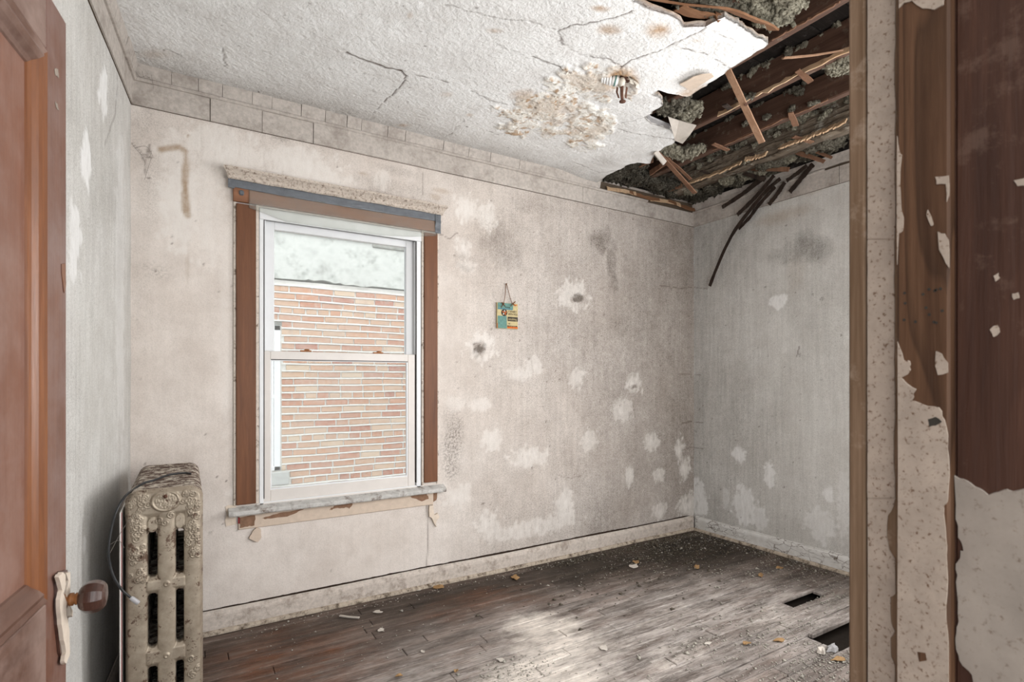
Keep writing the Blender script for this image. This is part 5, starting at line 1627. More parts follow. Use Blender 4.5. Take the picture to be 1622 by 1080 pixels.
bv = Vt[ids].copy(); bv[:, 1] = RYF + .040
sk = np.array([(a, new[int(a)], new[int(b)], b) for a, b in be])
es_ = obj('end_section', np.vstack([Vt, bv]), np.vstack([Qk, sk]), MAT['radiator'], RAD, True)
es_['label'] = 'scrollwork end casting with medallion and slots'
# inner sections
nsec = 10
sp = (RYB_ - RYF - .045) / nsec
cap = []
for (cx, sgn) in ((RW - cr_, 1), (cr_, -1)):
    rng_ = np.linspace(0, math.pi / 2, 6) if sgn > 0 else np.linspace(math.pi / 2, math.pi, 6)
    for a in rng_: cap.append((cx + cr_ * math.cos(a), RTOP - cr_ + cr_ * math.sin(a)))
cap = [(RW, .815)] + cap + [(0, .815)]
first = None


def sec_prism(mb, prof, y0, inset=.010):
    cx_ = sum(p[0] for p in prof) / len(prof); cz_ = sum(p[1] for p in prof) / len(prof)
    V_ = []; F_ = []; m_ = len(prof)
    w_2 = max(p[0] for p in prof) - min(p[0] for p in prof)
    slices = ((0, inset), (.010, .002), (.022, 0), (sp - .022, 0), (sp - .010, .002), (sp - .001, inset))
    for (dy, ins_) in slices:
        for (x, z) in prof:
            V_.append((RX0 + cx_ + (x - cx_) * (1 - 2 * ins_ / w_2), y0 + dy, z - ins_ * (z > cz_)))
    for i in range(len(slices) - 1):
        for j in range(m_):
            j2 = (j + 1) % m_
            F_.append((i * m_ + j, (i + 1) * m_ + j, (i + 1) * m_ + j2, i * m_ + j2))
    F_ += [tuple(range(m_)), tuple((len(slices) - 1) * m_ + j for j in range(m_))[::-1]]
    mb.add(V_, F_)


for k in range(nsec):
    y0 = RYF + .041 + k * sp
    if first is None:
        mb = MB()
        sec_prism(mb, cap, y0)
        for (c0, c1) in ((0, .066), (.094, .150), (.173, RW)):
            sec_prism(mb, [(c1, .05), (c1, .82), (c0, .82), (c0, .05)], y0, .008)
        for zc_ in (.572, .318):
            sec_prism(mb, [(RW - .01, zc_ - .022), (RW - .01, zc_ + .022), (.01, zc_ + .022), (.01, zc_ - .022)], y0, .008)
        sec_prism(mb, [(RW, .05), (RW, .10), (0, .10), (0, .05)], y0, .008)
        first = mb.build('section', MAT['radtop'], RAD)
        bm = bmesh.new(); bm.from_mesh(first.data); bmesh.ops.recalc_face_normals(bm, faces=bm.faces); bm.to_mesh(first.data); bm.free()
    else:
        c_ = first.copy(); C.objects.link(c_); c_.location = (first.location[0], first.location[1] + k * sp, first.location[2])
for x in (RX0 + .03, RX1 - .03):
    for y in (RYF + .03, RYB_ - .03):
        obj('foot', *latheg([(0, .022), (.01, .020), (.03, .014), (.06, .018)], (x, y, 0), (0, 0, 1), 14), MAT['radiator'], RAD, True)
obj('bleed_valve', *latheg([(0, .007), (.006, .0065), (.007, .003), (.012, .003)], (RX0 + .118, RYF - .006, .885), (0, -1, 0), 12), MAT['rust'], RAD, True)

# thin white board standing between radiator and wall
bd = empty('reflector_board', (-.2, 2.5, 0))
tag(bd, 'thin white board with dark red edge standing beside the radiator', 'board')
obj('board_sheet', *boxg(-.1905, -.1855, 2.245, 2.93, 0.002, .845, .0012), MAT['white'], bd)
obj('red_edge', *boxg(-.1853, -.1838, 2.2452, 2.2535, 0.002, .845, .0003), MAT['red'], bd)

# black cable over the radiator
def smooth(pts, n=60):
    P = np.array(pts, float); t = np.linspace(0, len(P) - 1, n)
    out = []
    for u in t:
        i = int(min(len(P) - 2, math.floor(u))); f = u - i
        p0, p1, p2, p3 = P[max(i - 1, 0)], P[i], P[i + 1], P[min(i + 2, len(P) - 1)]
        out.append(.5 * ((2 * p1) + (-p0 + p2) * f + (2 * p0 - 5 * p1 + 4 * p2 - p3) * f ** 2 + (-p0 + 3 * p1 - 3 * p2 + p3) * f ** 3))
    return out
cp = [onZ(302, 750, RTOP + .004), onZ(292, 749, RTOP + .006), onZ(268, 752, RTOP + .016), onZ(245, 760, RTOP + .010), onZ(228, 765, RTOP + .006)]
cp += [onY(px, py, Y) for px, py, Y in ((212, 775, 2.36), (199, 785, 2.27), (186, 806, 2.23), (177, 835, 2.22), (172, 870, 2.21), (174, 893, 2.21), (181, 915, 2.21), (194, 935, 2.215), (208, 947, 2.22))]
cb = empty('cable', cp[-1])
tag(cb, 'black cable draped over the radiator with grey plug end', 'cable')
obj('cord', *tubeg(smooth(cp, 90), .0042, 8), MAT['black'], cb, True)
e0, e1 = np.array(cp[-1]), np.array(onY(222, 957, 2.222))
dv = (e1 - e0) / np.linalg.norm(e1 - e0)
obj('plug', *latheg([(-.004, .0045), (0, .0065), (.004, .0075), (.026, .0078), (.030, .006), (.0305, .003)], e0, dv, 14), MAT['greyplug'], cb, True)

# ------------------------------------------------------------------ little hanging plaque
SX0, SX1, SZ0, SZ1 = 1.786, 1.952, 1.640, 1.815
PL = empty('hanging_plaque', ((SX0 + SX1) / 2, YB - .012, SZ0))
tag(PL, 'small teal, cream and orange wooden plaque hung by twine', 'wall plaque')
yb = YB - .006; yf = yb - .010
obj('board', *boxg(SX0, SX1, yf, yb, SZ0, SZ1, .002), MAT['cream'], PL)
def sq(nm, a, b, c, d, mat, t=.0012):
    w, h_ = SX1 - SX0, SZ1 - SZ0
    return obj(nm, *boxg(SX0 + a * w, SX0 + b * w, yf - t, yf - .0001, SZ0 + c * h_, SZ0 + d * h_, .0003), MAT[mat], PL)
sq('painted_block', .03, .76, .77, .99, 'teal'); sq('painted_block', .03, .46, .01, .49, 'teal')
sq('painted_block', .03, .74, .735, .79, 'tealdark', .0014)
sq('painted_block', .50, .985, .30, .47, 'charcoal'); sq('painted_block', .48, .985, .02, .09, 'orange'); sq('painted_block', .48, .96, .09, .13, 'charcoal')
sq('painted_block', .0, .03, .02, .2, 'orange', .0010)
w_, h_ = SX1 - SX0, SZ1 - SZ0
def spt(a, b, off=.0015): return np.array([SX0 + a * w_, yf - off, SZ0 + b * h_])
fl1 = obj('flower_disc', *latheg([(0, .0235), (.002, .0235), (.0025, .022)], spt(.34, .62, .0001), (0, -1, 0), 24), MAT['charcoal'], PL)
for k in range(5):
    a = k * 2 * math.pi / 5 + .3
    pth = [spt(.34, .62, .0032) + np.array([math.cos(a), 0, math.sin(a)]) * r_ for r_ in (.001, .009, .017)]
    obj('petal', *stripg(pth, .008, .0012, (-math.sin(a), 0, math.cos(a)), .1, k), MAT['orange' if k % 2 == 0 else 'whitechip'], fl1)
cor = [spt(.74, .97), spt(.98, .955), spt(.86, .90)]
obj('painted_corner', *plateg(cor, (0, -1, 0), .001), MAT['orange'], PL)


def text(nm, s, a, b, size, mat, squeeze=1.0):
    cu_ = bpy.data.curves.new(nm, 'FONT'); cu_.body = s; cu_.size = size; cu_.extrude = .0003
    cu_.align_x = 'LEFT'
    cu_.materials.append(MAT[mat])
    tmp = bpy.data.objects.new(nm, cu_); C.objects.link(tmp)
    me = bpy.data.meshes.new_from_object(tmp.evaluated_get(bpy.context.evaluated_depsgraph_get()))
    V_ = np.array([v.co[:] for v in me.vertices]); F_ = [tuple(p.vertices) for p in me.polygons]
    bpy.data.objects.remove(tmp)
    p = spt(a, b, .0018)
    return obj(nm, [(p[0] + v[0] * squeeze, p[1] - v[2], p[2] + v[1]) for v in V_], F_, MAT[mat], PL)


text('lettering', 'I START', .53, .635, .020, 'ink', .95); text('lettering', 'WITH YOU', .52, .535, .0185, 'ink', .80)
text('lettering', 'smoking', .53, .345, .021, 'cream', .95); text('lettering', 'or', .53, .18, .018, 'ink'); text('lettering', 'STOP OUT', .55, .095, .010, 'cream', 1.2)
text('lettering', 'friends', .38, .80, .017, 'ink', .9)
tp = np.array([1.863, YB - .010, 1.944])
tw = [spt(.25, .91, .004), spt(.29, .99, .004), spt(.36, 1.2, .002)] + [tp + np.array([-.004, 0, -.008]), tp, tp + np.array([.004, 0, -.008])] + [spt(.62, 1.2, .002), spt(.70, 1.0, .004), spt(.72, .96, .004)]
obj('twine', *tubeg(smooth(tw, 50), .0021, 6), MAT['twine'], PL, True)
for (a, b, sd) in ((.27, .93, 1), (.73, .99, 2)):
    rr = random.Random(sd)
    for k in range(5):
        p = spt(a, b, .005); q = p + np.array([rr.uniform(-.02, .022), -.003, rr.uniform(-.024, .018)])
        obj('twine_knot', *tubeg(smooth([p, (p + q) / 2 + np.array([0, -.004, .003]), q], 8), .0026, 6), MAT['twine'], PL, True)
obj('nail', *latheg([(0, .002), (.012, .002), (.0121, .0045), (.014, .0045)], (tp[0], YB, tp[2] + .002), (0, -1, 0), 10), MAT['rust'], PL)

# ------------------------------------------------------------------ broken ceiling lamp
lp = np.array(onZ(990, 128, H - .02))
LM = empty('ceiling_lamp', lp)
tag(LM, 'spiral bulb in a bare rusty socket hanging from the cracked ceiling', 'lamp')
D0 = float(np.dot(lp - O3, [SY, CY_, 0]))
def atd(px, py, d=D0): return O3 + ray(px, py) * d
pb = atd(986, 131); pa = atd(972, 128)
ax = (pa - pb); ax /= np.linalg.norm(ax)
obj('socket', *latheg([(-.012, .012), (0, .024), (.012, .024), (.014, .019), (.030, .019)], pb, ax, 20), MAT['bulbbase'], LM, True)
bb = obj('bulb_base', *latheg([(0, .018), (.004, .0235), (.028, .0225), (.034, .016)], pb + ax * .022, ax, 20), MAT['bulb'], LM, True)
obj('printed_band', *latheg([(.012, .0239), (.020, .0237)], pb + ax * .022, ax, 20), MAT['teal'], bb, True)
u_ = np.cross(ax, [0, 0, 1.0]); u_ /= np.linalg.norm(u_); v_ = np.cross(ax, u_)
hel = [pb + ax * (.058 + .048 * t) + (.0205 - .006 * t) * (math.cos(t * 2 * math.pi * 3.6) * u_ + math.sin(t * 2 * math.pi * 3.6) * v_) for t in np.linspace(0, 1, 80)]
obj('spiral_tube', *tubeg(hel, .0062, 8), MAT['bulb'], LM, True)
obj('pipe', *tubeg([atd(985, 112), atd(985, 135), atd(985, 152), atd(986, 161)], [.009, .009, .0075, .0075], 10), MAT['rust'], LM, True)
obj('pipe_cap', *latheg([(0, .008), (.003, .016), (.008, .016), (.011, .009), (.012, .003)], atd(986, 159), (0, 0, -1), 16), MAT['rust'], LM, True)
for (x0, x1_, sd) in ((977, 980, 1), (992, 991, 2)):
    obj('bracket', *stripg([atd(x0 + 1, 138), atd(x0, 146), atd(x1_, 155)], .012, .003, (1, .2, 0), .1, sd), MAT['rust'], LM)
obj('junction_plate', *latheg([(0, .055), (.004, .055), (.006, .05)], (lp[0] + .03, lp[1], H + .012), (0, 0, -1), 20), MAT['rust'], LM)
for k, (p_, q_) in enumerate((((975, 118), (968, 128)), ((995, 120), (1001, 133)), ((985, 112), (978, 122)), ((1004, 128), (1010, 140)))):
    obj('torn_paper', *stripg([atd(*p_), atd((p_[0] + q_[0]) / 2 + 3, (p_[1] + q_[1]) / 2), atd(*q_)], .022, .002, (1, 0, .3), .4, k), MAT['flake'], LM)

# ------------------------------------------------------------------ hanging laths
def lath(name, path, w, t, side, mat, label, group=None, jag=.06, seed=0, n=14):
    o = obj(name, *stripg(smooth(path, n), w, t, side, jag, seed), MAT[mat])
    return tag(o, label, 'lath', group)


la = lath('broken_lath', [onY(1150, 106, 1.70), onY(1165, 137, 1.70), onY(1183, 176, 1.70), onY(1207, 226, 1.70)], .036, .007, (.0, 1, .15), 'palelath', 'long pale broken lath dangling below the middle of the ceiling hole', None, .03, 1)
q = onY(1180, 166, 1.69)
obj('nail', *latheg([(0, .004), (.010, .004), (.011, .008), (.013, .008)], q, (-.5, -1, -.3), 10), MAT['rust'], la)
lb = lath('broken_lath', [onY(px, py, 2.509) for px, py in ((1036, 236), (1058, 259), (1080, 283), (1101, 306))], .036, .007, (0, 1, .15), 'midlath', 'brown broken lath with white plaster on its end near the far wall', None, .03, 2)
fp = [onY(px, py, 2.487) for px, py in ((1035, 243), (1040, 238), (1055, 256), (1050, 262))]
obj('plaster_lump', *plateg(fp, (0, -1, 0), .008), MAT['whitechip'], lb)
lath('broken_lath', [onY(px, py, 2.562) for px, py in ((1053, 248), (1075, 266), (1094, 284))], .024, .006, (0, 1, .1), 'midlath', 'thin brown lath just behind the plaster-tipped one', None, .08, 3)
lath('broken_lath', [onZ(1240, 92, H + .02), onZ(1285, 88, H + .03), onZ(1335, 80, H + .03)], .030, .007, (0, 1, .3), 'palelath', 'thin pale split lath lying against the upper joist', None, .15, 4)
lath('curled_strip', [onZ(1020, -4, H - .012), onZ(1070, 5, H - .015), onZ(1110, 9, H - .02), onZ(1150, 14, H - .03), onZ(1185, 27, H - .03), onZ(1212, 38, H - .02), onZ(1226, 47, H - .02)], .052, .008, (-.4, .8, .45), 'brownstrip', 'long curled brown strip along the top of the ceiling hole', None, .10, 5, 26)
lath('curled_strip', [onZ(1075, 12, H - .004), onZ(1100, 22, H - .006), onZ(1130, 25, H - .004), onZ(1136, 20, H)], .060, .006, (-.4, .9, .2), 'brownstrip', 'short wide brown strip under the long curled one', None, .12, 6)
XW = XR - .045
G = 'wet dark laths fanned out on the right wall'
fan = [([(1236, 283, 3.69), (1214, 302, 3.68), (1190, 330, 3.68), (1162, 368, 3.69), (1142, 408, 3.70), (1124, 453, 3.715)], .027, 'longest curved dark lath, its tip hanging far down the right wall', 7),
       ([(1228, 296, 3.70), (1204, 322, 3.70), (1186, 346, 3.71), (1170, 362, 3.72)], .026, 'forked dark lath right of the longest one'),
       ([(1226, 278, 3.67), (1203, 305, 3.67), (1184, 325, 3.68), (1168, 340, 3.69)], .028, 'dark lath ending at the frieze left of the longest one'),
       ([(1212, 280, 3.66), (1186, 300, 3.66), (1160, 318, 3.67), (1144, 328, 3.68)], .030, 'leftmost dark lath of the fan by the corner'),
       ([(1243, 289, 3.71), (1232, 306, 3.72), (1218, 324, 3.725)], .030, 'short dark lath stub over the frieze in the middle of the fan'),
       ([(1288, 260, 3.70), (1272, 279, 3.71), (1251, 304, 3.72)], .034, 'rightmost dark lath slanting over the frieze'),
       ([(1278, 262, 3.66), (1262, 275, 3.66), (1246, 286, 3.67)], .026, 'dark lath tucked behind the rightmost one'),
       ([(1218, 270, 3.64), (1196, 290, 3.65), (1176, 307, 3.66)], .026, 'short dark lath high behind the fan')]
for k, it in enumerate(fan):
    lath('dark_lath', [onX(px, py, X) for px, py, X in it[0]], it[1], .007, (0, 1, .5), 'darklath', it[2], G, .14, 20 + k, 20)
G2 = 'loose laths lying in the insulation'
for k, (pts, w, m_, L_) in enumerate([([(1178, 266, 3.55), (1205, 268, 3.55), (1250, 268, 3.56)], .028, 'midlath', 'brown lath lying level above the dark fan'),
                                    ([(1170, 272, 3.50), (1190, 278, 3.52), (1212, 285, 3.54)], .026, 'darklath', 'dark lath sloping down behind the fan'),
                                    ([(1254, 238, 3.52), (1280, 247, 3.54), (1306, 256, 3.58)], .030, 'midlath', 'brown lath right of the fan pointing at the right wall'),
                                    ([(1280, 234, 3.55), (1300, 243, 3.57), (1318, 250, 3.6)], .020, 'midlath', 'narrow brown lath tip above the rightmost one')]):
    lath('loose_lath', [onX(px, py, X) for px, py, X in pts], w, .008, (0, .6, .8), m_, L_, G2, .1, 40 + k, 10)
for k, (pts, L_) in enumerate([([(1038, 308), (1060, 300), (1080, 294)], 'brown stick end low in the insulation by the far corner'), ([(990, 275), (1010, 263), (1034, 253)], 'brown batten tip at the left end of the ceiling hole'), ([(1030, 274), (1048, 262), (1062, 252)], 'brown batten behind the plaster-tipped lath')]):
    lath('loose_lath', [onZ(px, py, JZ + .012) for px, py in pts], .032, .014, (0, .5, .9), 'midlath', L_, G2, .12, 60 + k, 8)

# ------------------------------------------------------------------ insulation (fibrous, uncountable)
ico = bmesh.new(); bmesh.ops.create_icosphere(ico, subdivisions=3, radius=1.0)
IV = np.array([v.co[:] for v in ico.verts]); IF = np.array([[v.index for v in f.verts] for f in ico.faces]); ico.free()
ico = bmesh.new(); bmesh.ops.create_icosphere(ico, subdivisions=1, radius=1.0)
SV = np.array([v.co[:] for v in ico.verts]); SF = np.array([[v.index for v in f.verts] for f in ico.faces]); ico.free()


def n3(P, s): return (vn(P[:, 0] + P[:, 2] * .7, P[:, 1] - P[:, 2] * .6, s) + vn(P[:, 1] + 3.1, P[:, 2] + P[:, 0] * .4, s + 3) + vn(P[:, 2] - 1.7, P[:, 0] + P[:, 1] * .5, s + 7)) / 3


def clump(cs, mat, label, seed, fuzz=260):
    fuzz = fuzz * 3
    Vs, Fs = [], []; off = 0
    r_ = np.random.default_rng(seed)
    for (c, rad) in cs:
        c = np.array(c); rad = np.array(rad)
        P = IV * rad
        W = P + c
        f = 1 + 1.3 * (n3(W * 16, seed) - .5) + .9 * (n3(W * 45, seed + 2) - .5) + .7 * (n3(W * 120, seed + 4) - .5)
        W = c + P * f[:, None]
        Vs.append(W); Fs.append(IF + off); off += len(W)
        nl = 60 if rad.max() > .032 else 14
        li = r_.integers(0, len(W), nl)
        ls = r_.uniform(.005, .015, nl)
        LV = SV[None] * (1 + r_.uniform(-.45, .45, (nl, len(SV), 1))) * ls[:, None, None] * r_.uniform(.6, 1.4, (nl, 1, 3)) + W[li][:, None] + np.array([0, 0, -.002])
        Vs.append(LV.reshape(-1, 3)); Fs.append((SF[None] + (np.arange(nl) * len(SV))[:, None, None]).reshape(-1, 3) + off); off += nl * len(SV)
        idx = r_.integers(0, len(W), fuzz)
        b = W[idx]; nrm = IV[idx]
        d = nrm + r_.normal(0, .7, nrm.shape) + np.array([0, 0, -.25]); d /= np.linalg.norm(d, axis=1)[:, None]
        L = r_.uniform(.003, .013, fuzz)[:, None]
        w = np.cross(d, r_.normal(0, 1, d.shape)); w /= np.linalg.norm(w, axis=1)[:, None] + 1e-9
        wd = r_.uniform(.0008, .0024, fuzz)[:, None]
        T = np.stack([b - w * wd, b + w * wd, b + d * L], 1).reshape(-1, 3)
        Vs.append(T); Fs.append(np.arange(len(T)).reshape(-1, 3) + off); off += len(T)
    o = obj('insulation', np.vstack(Vs), np.vstack(Fs), MAT[mat], None)
    return tag(o, label, 'insulation', 'loose insulation in the roof', 'stuff')


zi = H + .03
def zc(px, py, z=zi): return onZ(px, py, z)
clump([(zc(1062, 168), (.045, .06, .035)), (zc(1050, 163), (.035, .04, .03)), (zc(1075, 160), (.05, .05, .03))], 'insul', 'grey insulation tuft in the notch beside the lamp', 1)
clump([(zc(1092, 178), (.06, .07, .03)), (zc(1098, 168), (.05, .05, .03)), (zc(1085, 186), (.04, .04, .025))], 'insulpale', 'yellow-grey insulation wad above the hanging plaster corner', 2)
clump([(zc(1195, 8), (.10, .05, .03)), (zc(1225, 18), (.10, .05, .035)), (zc(1212, 28, zi - .01), (.07, .04, .03)), (zc(1240, 6), (.07, .05, .03))], 'insulpale', 'pale wool insulation spilling at the top of the hole', 3, 500)
clump([(zc(1110, 2), (.16, .06, .03)), (zc(1160, 3, zi + .02), (.12, .06, .03))], 'insul', 'grey insulation above the curled strip', 4)
clump([(zc(1060, 236), (.06, .05, .03)), (zc(1072, 240), (.05, .05, .028)), (zc(1085, 243), (.06, .06, .028)), (zc(1100, 236), (.06, .05, .025)), (zc(1048, 243), (.05, .05, .03))], 'insulpale', 'pale insulation by the plaster-tipped lath', 5)
cs = []
rr = random.Random(33)
for (px, py) in ((965, 277), (978, 272), (992, 266), (1005, 263), (975, 281), (990, 285), (1000, 290), (1010, 280), (1018, 292), (1030, 296), (1025, 281), (1040, 290), (1045, 301), (1058, 306), (1060, 292), (1075, 311), (1070, 300), (1085, 316)):
    q = onZ(px, py, zi + rr.uniform(0, .03)); q[1] = min(q[1], YB - .06)
    cs.append((q, (rr.uniform(.06, .10), rr.uniform(.05, .09), rr.uniform(.03, .05))))
clump(cs[:9], 'insuldark', 'sooty insulation at the left tip of the hole', 6, 200)
clump(cs[9:], 'insuldark', 'sooty insulation over the far corner', 7, 200)
cs = []
for k in range(22):
    y = YB - .08 - k * .062
    cs.append(((3.60 + rr.uniform(-.05, .09), y, zi + rr.uniform(-.012, .05)), (rr.uniform(.06, .11), rr.uniform(.05, .08), rr.uniform(.03, .055))))
clump(cs[:8], 'insuldark', 'dark insulation packed behind the corner frieze', 8, 220)
clump(cs[8:15], 'insul', 'grey insulation bulging behind the dark lath fan', 9, 260)
clump(cs[15:], 'insul', 'grey insulation packed along the right wall top', 10, 260)
cs = [((2.655 + rr.uniform(-.01, .01), 2.05 - k * .085 + rr.uniform(-.02, .02), JZ + .148 + rr.uniform(-.01, .01)), (.02, rr.uniform(.015, .045), rr.uniform(.008, .022))) for k in range(9)]
clump(cs, 'insulpale', 'pale fringe of insulation along the middle joist', 11, 120)
clump([(zc(1330, 92, zi + .02), (.05, .06, .04)), (zc(1340, 84, zi + .03), (.05, .05, .05)), (zc(1338, 100, zi), (.04, .05, .035))], 'insulpale', 'pale insulation tuft against the door jamb edge of the view', 12)
cs = [((3.36 + rr.uniform(-.02, .03), 2.9 - k * .11 + rr.uniform(-.04, .04), JZ + .155 + rr.uniform(-.03, .02)), (.035, rr.uniform(.03, .08), rr.uniform(.012, .026))) for k in range(15)]
clump(cs[:7], 'insul', 'mossy insulation crust on the far end of the rotten joist', 13, 200)
clump(cs[7:], 'insulpale', 'pale insulation crust on the near end of the rotten joist', 14, 260)
cs = [((3.02 + rr.uniform(-.01, .03), 2.5 - k * .13 + rr.uniform(-.05, .05), JZ + .152), (.03, rr.uniform(.02, .05), rr.uniform(.008, .014))) for k in range(7)]
clump(cs, 'insul', 'thin grey insulation ridge on the dark joist', 15, 120)

rr = random.Random(91)
cs = []
for (X, y0_, y1_, n_) in ((2.628, 1.2, 2.0, 5), (2.99, 1.4, 2.4, 6), (3.36, 1.5, 2.9, 14)):
    for k in range(n_):
        cs.append(((X - .012, rr.uniform(y0_, y1_), JZ + rr.uniform(-.004, .15)), (.014, rr.uniform(.008, .03), rr.uniform(.006, .016))))
clump(cs[:11], 'insul', 'grey crumbs of insulation stuck to the joist faces', 16, 30)
clump(cs[11:], 'insulpale', 'pale crumbs of insulation stuck to the rotten joist', 17, 30)
cs = [((3.52 + rr.uniform(-.05, .12), YB - .2 - k * .11, zi - rr.uniform(.0, .035)), (rr.uniform(.03, .05), rr.uniform(.03, .05), rr.uniform(.015, .03))) for k in range(8)]
clump(cs, 'insulpale', 'lighter tufts hanging among the dark insulation by the right wall', 18, 160)

# ------------------------------------------------------------------ debris on the floor
def chip(name, px, py, rx, ry, mat, label, seed, th=.006, curl=.012, cat='debris'):
    c = onZ(px, py, 0); a = onZ(px + rx, py, 0); b = onZ(px, py - ry, 0)
    e1 = a - c; e2 = b - c
    r_ = random.Random(seed)
    n = 11
    top, bot = [], []
    cc = c + np.array([0, 0, .002])
    for k in range(n):
        t = 2 * math.pi * k / n; rr_ = r_.uniform(.5, 1.15)
        q = cc + e1 * math.cos(t) * rr_ + e2 * math.sin(t) * rr_
        z = curl * abs(math.cos(t + seed)) * r_.uniform(.4, 1)
        bot.append(q + np.array([0, 0, z])); top.append(cc + (q - cc) * (r_.uniform(.6, .95) if th > .01 else .97) + np.array([0, 0, z + th * r_.uniform(.6, 1.1)]))
    V_ = bot + top + [cc, cc + np.array([0, 0, th + curl * .3])]
    F_ = []
    for k in range(n):
        k2 = (k + 1) % n
        F_ += [(k, k2, n + k2, n + k), (2 * n, k2, k), (2 * n + 1, n + k, n + k2)]
    return tag(obj(name, V_, F_, MAT[mat]), label, cat, 'fallen chips on the floor')


CH = [('plaster_chip', 663, 932, 8, 6, 'whitechip', 'white plaster chip lying near the baseboard below the window'),
      ('paper_chip', 697, 931, 13, 5, 'tanchip', 'tan chip against the baseboard right of the window'),
      ('paper_chip', 816, 916, 8, 6, 'tanchip', 'tan chip beside the pale dust patch, near the back wall'),
      ('paper_chip', 1007, 891, 8, 4, 'tanchip', 'small tan chip on a white flake in the dark back area'),
      ('plaster_chip', 1005, 897, 10, 4, 'whitechip', 'white flake under a small tan chip in the dark back area'),
      ('paper_chip', 1103, 899, 6, 4, 'tanchip', 'tan chip alone on the dark floor before the corner'),
      ('paper_chip', 1205, 912, 5, 5, 'tanchip', 'roundish tan chip left of the floor gap'),
      ('paper_chip', 1235, 900, 9, 3, 'tanchip', 'flat tan chip near the crackled right baseboard'),
      ('paper_chip', 1233, 1016, 15, 4, 'tanchip', 'long tan shard on the near grey planks'),
      ('plaster_chip', 1121, 1020, 8, 3, 'whitechip', 'white flake at the small split in the near planks'),
      ('paper_chip', 1183, 1020, 9, 3, 'tanchip', 'dull tan flake between white flake and long tan shard'),
      ('paper_chip', 1328, 1046, 17, 6, 'tanchip', 'large tan shard by the door jamb'),
      ('plaster_chunk', 1318, 1029, 15, 8, 'greychip', 'grey painted chunk of plaster beside the dark floor hole'),
      ('plaster_chunk', 1302, 1033, 9, 7, 'whitechip', 'white crumbled plaster lump beside the grey chunk'),
      ('plaster_chip', 603, 999, 7, 4, 'whitechip', 'pale chip left of the scraped streak, mid floor'),
      ('plaster_chip', 598, 970, 9, 3, 'whitechip', 'pale crumb patch near the short white stick'),
      ('plaster_chip', 670, 1033, 4, 3, 'whitechip', 'tiny white chip on the dusty foreground'),
      ('plaster_chip', 793, 1046, 9, 4, 'whitechip', 'pinkish pale chip in the foreground dust'),
      ('plaster_chip', 957, 1027, 9, 6, 'whitechip', 'pale lump alone on the foreground planks'),
      ('paper_chip', 722, 1064, 5, 4, 'tanchip', 'small brown chip in the front dust'),
      ('paper_chip', 632, 1072, 7, 3, 'tanchip', 'brown flake at the bottom edge of the view')]
for k, (nm, px, py, rx, ry, m_, L_) in enumerate(CH):
    chip(nm, px, py, rx * .85, ry * .8, m_, L_, k, .018 if 'chunk' in nm else .003, .010 if m_ == 'tanchip' else .003)
st = obj('white_stick', *stripg([onZ(538, 975, .006), onZ(553, 977, .006), onZ(569, 978, .006)], .013, .006, (0, 1, 0), .08, 3), MAT['whitechip'])
tag(st, 'short white stick lying on the floor before the baseboard', 'debris')

# crumbs: uncountable
def crumbs(name, regions, mat, label, seed, size):
    r_ = np.random.default_rng(seed); Vs = []; Fs = []; off = 0
    T0 = np.array([[1, 0, 0], [-.5, .85, 0], [-.5, -.85, 0], [.1, .1, .8]]); TF = np.array([[0, 1, 3], [1, 2, 3], [2, 0, 3], [0, 2, 1]])
    for (xa_, xb_, ya, yb_, n, kind) in regions:
        if kind == 'u': x = r_.uniform(xa_, xb_, n); y = r_.uniform(ya, yb_, n)
        else: x = r_.normal(xa_, xb_, n); y = r_.normal(ya, yb_, n)
        inh = ((np.abs(y - (h1a[1] + h1b[1]) / 2) < .08) & (x > min(h1a[0], h1b[0]) - .05) & (x < max(h1a[0], h1b[0]) + .05)) | ((np.abs(y - (h2a[1] + h2b[1]) / 2) < .10) & (x > h2a[0] - .02) & (x < h2a[0] + .6))
        ok = ~inh & (x > -.15) & (x < XR - .04) & (y > .45) & (y < YB - .05)
        x, y = x[ok], y[ok]
        s = size * r_.lognormal(0, .5, len(x)); a = r_.uniform(0, 6.28, len(x))
        jit = r_.uniform(.5, 1.5, (len(x), 4, 3))
        P = T0[None] * jit * s[:, None, None]
        c_, s_ = np.cos(a)[:, None], np.sin(a)[:, None]
        X = P[..., 0] * c_ - P[..., 1] * s_ + x[:, None]; Y = P[..., 0] * s_ + P[..., 1] * c_ + y[:, None]
        Z = P[..., 2] * .7 + .0005
        W = np.stack([X, Y, Z], -1).reshape(-1, 3)
        F_ = (TF[None] + (np.arange(len(x)) * 4)[:, None, None]).reshape(-1, 3) + off
        Vs.append(W); Fs.append(F_); off += len(W)
    return tag(obj(name, np.vstack(Vs), np.vstack(Fs), MAT[mat]), label, 'debris', None, 'stuff')


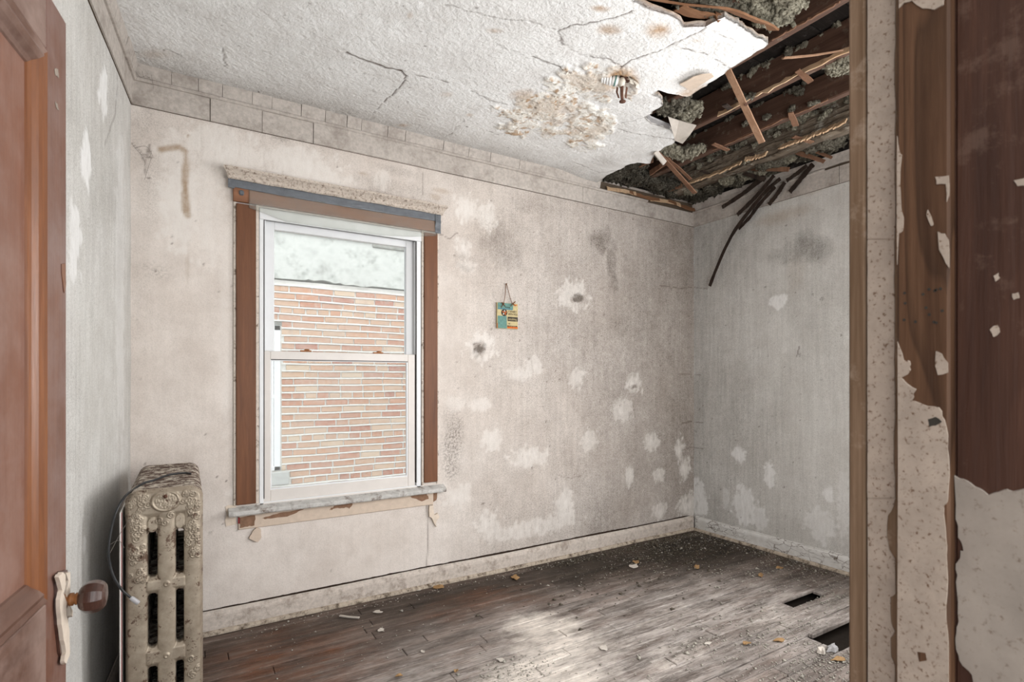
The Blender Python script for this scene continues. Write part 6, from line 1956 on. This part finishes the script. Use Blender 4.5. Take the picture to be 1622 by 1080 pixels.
def fz(px, py): q = onZ(px, py, 0); return q[0], q[1]
reg_ = []
for (px, py, sx_, sy_, n) in [(1300, 950, .22, .10, 900), (1290, 1062, .28, .09, 1200), (1250, 1005, .25, .06, 500), (1230, 900, .35, .18, 800), (1080, 862, .35, .12, 600), (1150, 990, .30, .14, 400), (815, 1060, .12, .06, 350), (1110, 1020, .10, .03, 180), (1000, 900, .45, .15, 350), (1330, 1030, .10, .06, 300), (1050, 1050, .5, .15, 250)]:
    x, y = fz(px, py); reg_.append((x, sx_, y, sy_, n, 'n'))
reg_ += [(.2, 3.7, YB - .13, YB - .055, 420, 'u'), (XR - .20, XR - .045, 1.6, 3.05, 380, 'u'), (0.2, 3.7, 1.3, 3.0, 500, 'u')]
crumbs('plaster_crumbs', reg_, 'debris', 'scattered pale plaster crumbs over the floor', 3, .0034)
reg_ = [(2.2, 3.7, YB - .16, YB - .055, 700, 'u'), (3.2, .35, 2.8, .16, 900, 'n'), (XR - .14, XR - .045, 1.9, 3.05, 300, 'u'), (2.6, .5, 2.6, .2, 300, 'n')]
crumbs('dark_crumbs', reg_, 'debrisdark', 'dark rotten crumbs heaped towards the back corner', 4, .006)

# ------------------------------------------------------------------ cobwebs
def web(lines, label, r=.0007):
    mb = MB()
    for L in lines: mb.add(*tubeg(smooth(L, 12), r, 4))
    return tag(mb.build('cobweb', MAT['web']), label, 'cobweb', None, 'stuff')


web([[onY(px, py, YB - .01) for px, py in L] for L in ([(209, 228), (222, 243), (236, 250), (240, 238)], [(222, 243), (230, 258), (228, 262)], [(240, 250), (234, 268), (229, 285)], [(214, 234), (232, 232), (242, 247)])], 'dusty cobweb in the left corner of the back wall')
web([[onY(px, py, YB - .03) for px, py in L] for L in ([(212, 108), (222, 122), (232, 120), (240, 128)], [(225, 112), (229, 124), (238, 122)], [(240, 118), (243, 140)])], 'dusty cobweb on the left end of the crown')
web([[onY(px, py, 2.24) for px, py in L] for L in ([(207, 820), (192, 842), (180, 865), (172, 880)], [(175, 862), (188, 856), (197, 868)])], 'cobweb threads between cable and radiator')
